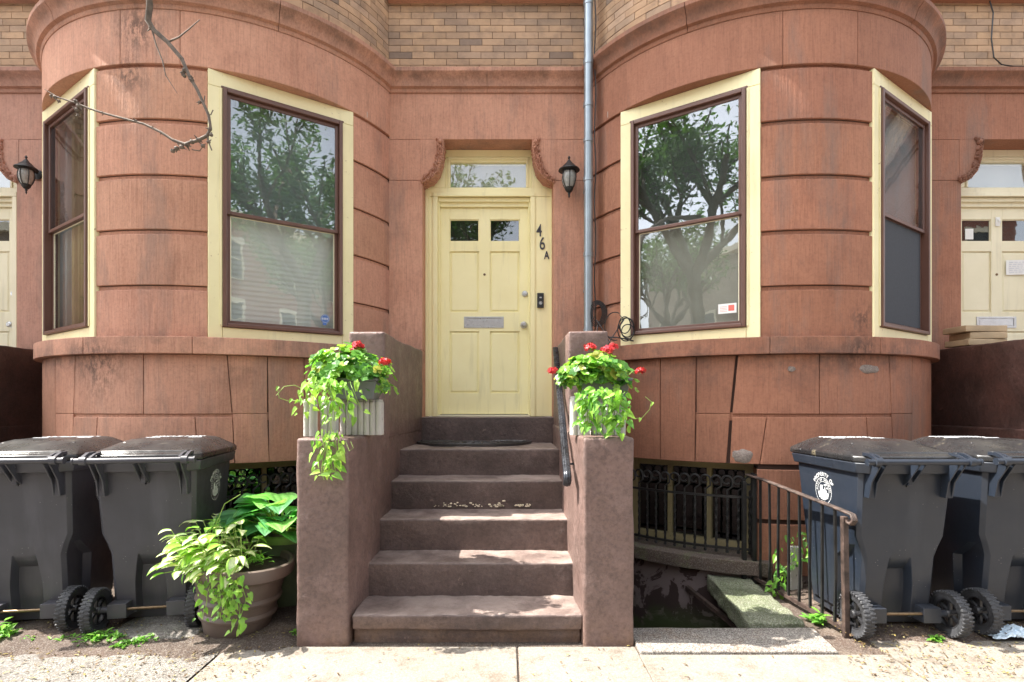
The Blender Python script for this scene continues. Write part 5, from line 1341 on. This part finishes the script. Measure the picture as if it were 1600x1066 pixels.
for lab, px, py, r, n, s, h in (
    ('largest low green weed in front of the charcoal bin wheels', 158, 1003, .09, 26, .034, .045), ('small feathery weed right of the largest weed', 204, 1010, .065, 14, .026, .03), ('feathery green weed between the wheels and the brown pot', 232, 1003, .045, 12, .024, .035),
    ('tall green weed cut off by the left edge of the photo', 0, 1002, .06, 12, .05, .09), ('tiny pale weed left of the bin wheels', 47, 1004, .03, 6, .022, .03), ('grey green weed just below the bin wheels', 100, 1003, .05, 10, .024, .03),
    ('small weed at the foot of the left pillar', 459, 992, .035, 8, .026, .025), ('bright green weed at the foot of the iron fence post', 1279, 972, .05, 9, .045, .045), ('tiny weed under the slate blue bin', 1457, 1000, .025, 5, .03, .03)):
    Y = CH*F/(py-PY0); weed(lab, (px-PX0)*Y/F, Y, r, n, s, h)
lf = MB(); sm = MB()
for k in range(7): vine(lf, sm, (1.86+k*.05, 3.80+rnd.uniform(-.08,.1), .05+.03*k), 5, .045, (rnd.uniform(-1,1),-.2,.9), .028, .045, (G1,G2,(.2,.42,.12)), grav=-.1)
for k in range(3): vine(lf, sm, (1.80, 3.72, .03), 3, .04, (rnd.uniform(-1,1),-.2,.5), .028, .04, (G1,), grav=-.1)
o = lf.build('ivy_plant', M['leaf']); tag(o, 'young green ivy growing behind the iron fence bars', 'ivy'); sm.build('vine_stem', M['stem'], o)
# loose litter
q = MB()
for k in range(2600):
    sd = rnd.random()
    if sd < .5: x = rnd.uniform(-3.2,-1.2); y = rnd.uniform(2.5,3.3)
    elif sd < .96: x = rnd.uniform(1.75,3.4); y = rnd.uniform(2.6,3.25)
    else: x = rnd.uniform(-1.6,2.0); y = rnd.uniform(2.5,2.95)
    if .70 < x < 1.9 and 2.83 < y: continue
    a = rnd.uniform(0,6.3); l = rnd.uniform(.006,.032); wd = rnd.uniform(.0010,.0045); z = .006+(.018 if y > 3.0 else 0)
    d = Vector((math.cos(a),math.sin(a),rnd.uniform(-.05,.15))); n2 = Vector((-d.y,d.x,0)); p = Vector((x,y,z))
    c = rnd.choice([(.36,.28,.10),(.22,.14,.08),(.12,.07,.045),(.42,.36,.18),(.16,.11,.07)])
    q.add([p-n2*wd, p+d*l*.5-n2*wd+Vector((0,0,.003)), p+d*l, p+d*l*.5+n2*wd+Vector((0,0,.003)), p+n2*wd], [(0,1,2,3,4)], c)
tag(q.build('leaf_litter', M['leaf']), 'dry brown and yellow leaf litter scattered over the soil and pavement', kind='stuff')
q = MB(); vs = []; n_ = 16
for j in range(n_+1):
    for i in range(n_+1):
        u, v_ = i/n_, j/n_; pp = Vector((u*6,v_*6,2)); vs.append((2.70+.32*u+.02*noise.noise(pp), 2.99+.14*v_+.02*noise.noise(pp+Vector((9,0,0))), .02+.035*abs(noise.noise(pp*1.4))*math.sin(math.pi*u)*2))
q.add(vs, [(j*(n_+1)+i, j*(n_+1)+i+1, (j+1)*(n_+1)+i+1, (j+1)*(n_+1)+i) for j in range(n_) for i in range(n_)])
o = q.build('plastic_wrapper', M['bag']); so_ = o.modifiers.new('t','SOLIDIFY'); so_.thickness = .001
tag(o, 'crumpled pale blue plastic wrapper on the ground by the right bin', 'wrapper')

# ------------------------------------------------------------------ street trees (they shade the pavement and show in the panes)
def street_tree(label, x, y, seed, lean):
    r2 = random.Random(seed); t = thing('street_tree', label, 'tree', (x,y,0), 0)
    wood = MB(); lv = MB()
    def grow(p, d, L, r, lev):
        n = 5; pts = [p]; rs = [r]
        for i in range(n):
            d = (d + Vector((r2.uniform(-.16,.16), r2.uniform(-.16,.16), r2.uniform(-.04,.14)))).normalized(); p = p + d*L/n
            pts.append(p); rs.append(r*(1-.45*(i+1)/n))
        wood.tube(pts, rs, n=7 if lev < 2 else 4, cap=False)
        if lev >= 3:
            for q_ in pts[1:]:
                for _ in range(17):
                    c = q_ + Vector((r2.gauss(0,.12), r2.gauss(0,.12), r2.gauss(0,.09)))
                    nn = Vector((r2.uniform(-1,1), r2.uniform(-1,1), r2.uniform(.1,1))).normalized(); a, b, _z = frame_from(nn, Vector((r2.uniform(-1,1),r2.uniform(-1,1),.1))); s = r2.uniform(.05,.10)
                    k = r2.uniform(.7,1.3); lv.add([c-b*s, c+a*s*.32, c+b*s, c-a*s*.32], [(0,1,2,3)], (.075*k,.17*k,.035*k))
            return
        for i in range(5):
            k = r2.uniform(.45,1.0) if lev else r2.uniform(.75,1.0); idx = min(n, max(1,int(k*n)))
            az = r2.uniform(0,2*math.pi); sp = r2.uniform(.55,1.0); dd = (d + Vector((math.cos(az)*sp, math.sin(az)*sp, r2.uniform(-.1,.35)))).normalized()
            if pts[idx].z + dd.z*L*.6 < 4.3: dd.z = abs(dd.z)+.3; dd.normalize()
            grow(pts[idx], dd, L*r2.uniform(.58,.78), rs[idx]*.62, lev+1)
    base = Vector((x,y,0)); top = Vector((x+lean[0],y+lean[1],3.9))
    wood.tube([base, base+Vector((lean[0]*.2,lean[1]*.2,1.3)), base+Vector((lean[0]*.6,lean[1]*.6,2.7)), top], [.24,.18,.155,.14], n=14)
    for k in range(4):
        az = 2*math.pi*k/4+seed*.7; grow(top, Vector((math.cos(az)*.7,math.sin(az)*.7,.75)).normalized(), 2.3, .10, 1)
    wood.build('trunk', M['bark'], t, smooth=True, angle=60)
    lv.build('crown', M['leaf'], t)
    return t
T1 = street_tree('leafy street tree behind the viewer, mirrored in the right bay window', -4.6, -1.3, 5, (.7,.9))
T2 = street_tree('leafy street tree behind the viewer, mirrored in the left bay window', 4.9, -1.5, 11, (-.6,.5))
# the bare branch that hangs into view belongs to the left tree
q = MB(); D = 2.6
def bp(px, py, d=D): return P(px, py, d)
def knot(p, r):
    q.ball(p, (r,r,r*.8), 6, 4)
    for _ in range(3): q.tube([p, p+rv(r*1.6)], [r*.45, r*.15], n=4)
main = [Vector((-3.4,-.1,4.9)), Vector((-2.7,1.2,4.5)), Vector((-2.05,2.2,3.9)), bp(230,-40,2.55), bp(234,10,2.58), bp(231,32,2.6), bp(240,47), bp(262,66), bp(284,92), bp(296,120), bp(308,140), bp(317,160), bp(326,180), bp(329,200), bp(324,212), bp(308,220), bp(290,224)]
q.tube(main, [.05,.04,.034,.016,.015,.014,.0105,.0095,.009,.0082,.0076,.007,.0068,.007,.0078,.008,.005], n=8)
q.tube([bp(290,226),bp(270,219),bp(252,207),bp(225,194),bp(195,186),bp(165,178),bp(140,170),bp(115,160),bp(90,152),bp(70,140)], [.008,.007,.0065,.0055,.005,.005,.0045,.004,.003,.0015], n=6)
q.tube([bp(262,66),bp(280,58),bp(296,45),bp(312,31)], [.005,.004,.003,.002], n=5)
q.tube([bp(238,48),bp(244,70),bp(254,95),bp(259,118),bp(277,146)], [.004,.0035,.003,.0025,.0012], n=5)
q.tube([bp(324,212),bp(326,222),bp(331,235)], [.006,.004,.003], n=5); q.tube([bp(308,220),bp(318,228),bp(312,236),bp(300,234)], .003, n=4)
q.tube([bp(320,150),bp(318,165)], .003, n=4); q.tube([bp(329,180),bp(333,172)], .003, n=4)
for (px,py,r) in ((284,92,.011),(300,126,.012),(298,120,.008),(312,160,.009),(328,202,.011),(330,211,.010),(310,219,.013),(300,222,.013),(292,226,.014),(284,230,.013),(276,232,.013),(270,236,.012),(317,228,.011),(326,222,.010),(289,110,.014),(286,115,.012),(288,119,.01),
                  (252,208,.007),(238,199,.006),(212,189,.008),(160,176,.007),(124,166,.014),(120,172,.012),(118,158,.010),(86,152,.010),(80,150,.008),(92,158,.009),(122,180,.008),(236,44,.012)):
    knot(bp(px,py), r)
q.build('branch', M['twig'], T1, smooth=True, angle=70)

# ------------------------------------------------------------------ houses across the street (seen in the panes)
def far_house(label, x0, x1, col, h):
    t = thing('brick_house', label, 'house', ((x0+x1)/2, -15, 0)); m, n, b = mat('far_brick')
    v = coords(n, src='World'); bt = n.nodes.new('ShaderNodeTexBrick'); bt.inputs['Scale'].default_value = 4.0; bt.inputs['Color1'].default_value = (*col,1); bt.inputs['Color2'].default_value = (*[c*.75 for c in col],1); bt.inputs['Mortar'].default_value = (.3,.27,.24,1)
    mp = n.nodes.new('ShaderNodeMapping'); mp.inputs['Rotation'].default_value = (R_(90),0,0); n.links.new(v, mp.inputs[0]); n.links.new(mp.outputs[0], bt.inputs[0]); n.links.new(bt.outputs[0], b.inputs['Base Color']); b.inputs['Roughness'].default_value = .9
    q = MB(); q.box(x0, x1, -24, -15, -.2, h); q.build('wall', m, t)
    q = MB(); q.box(x0-.05, x1+.05, -15.4, -14.6, h, h+.35); q.box(x0, x1, -15.1, -14.85, .9, 1.1); q.build('cornice', M['cream_pale'], t)
    nx = 3; proto = None
    for r_ in range(3):
        for c_ in range(nx):
            cx_ = x0+(x1-x0)*(c_+.5)/nx; z = 1.6+r_*3.0
            if z+1.9 > h: continue
            if proto is None:
                q = MB(); q.box(-.6,.6,-.02,.08,-.05,0); q.box(-.6,-.5,0,.06,0,1.8); q.box(.5,.6,0,.06,0,1.8); q.box(-.6,.6,0,.07,1.8,2.0); q.box(-.5,.5,0,.05,.87,.93)
                proto = q.build('window', M['cream_pale'], t, world=False); proto.location = (cx_-(x0+x1)/2, 0, z)
                q = MB(); q.box(-.5,.5,0,.02,0,1.8); pn = q.build('pane', M['black_pl'], proto, world=False)
            else:
                o = copy_tree(proto, t); o.location = (cx_-(x0+x1)/2, 0, z)
far_house('red brick house across the street, mirrored in the left bay window', 13.0, 24.0, (.33,.10,.06), 10.5)
far_house('pale brick house across the street, mirrored in the right bay window', -25.0, -14.0, (.38,.30,.22), 9.4)
far_house('orange brick house across the street, tallest of the row behind', 2.6, 12.9, (.32,.17,.09), 8.8)
far_house('dark brick house across the street with pale window heads', -13.9, -3.4, (.22,.12,.08), 8.4)
far_house('brown brick house straight across the street from the door', -3.3, 2.5, (.22,.12,.08), 7.4)
T3 = copy_tree(T1, None); T3.location = (-.3,-8.6,0); T3.rotation_euler = (0,0,2.1); T3.scale = (1.25,1.25,1.25)
for ch in list(T3.children):
    if ch.name.startswith('branch'): bpy.data.objects.remove(ch)
T3['label'] = 'leafy street tree across the road, mirrored in the door glass'
T4 = copy_tree(T2, None); T4.location = (-9.5,-4.6,0); T4.rotation_euler = (0,0,1.0); T4['label'] = 'second leafy tree mirrored in the right bay window, farther off'
T5 = copy_tree(T2, None); T5.location = (9.0,-5.2,0); T5.rotation_euler = (0,0,4.0); T5['label'] = 'second leafy tree mirrored in the left bay window, farther off'
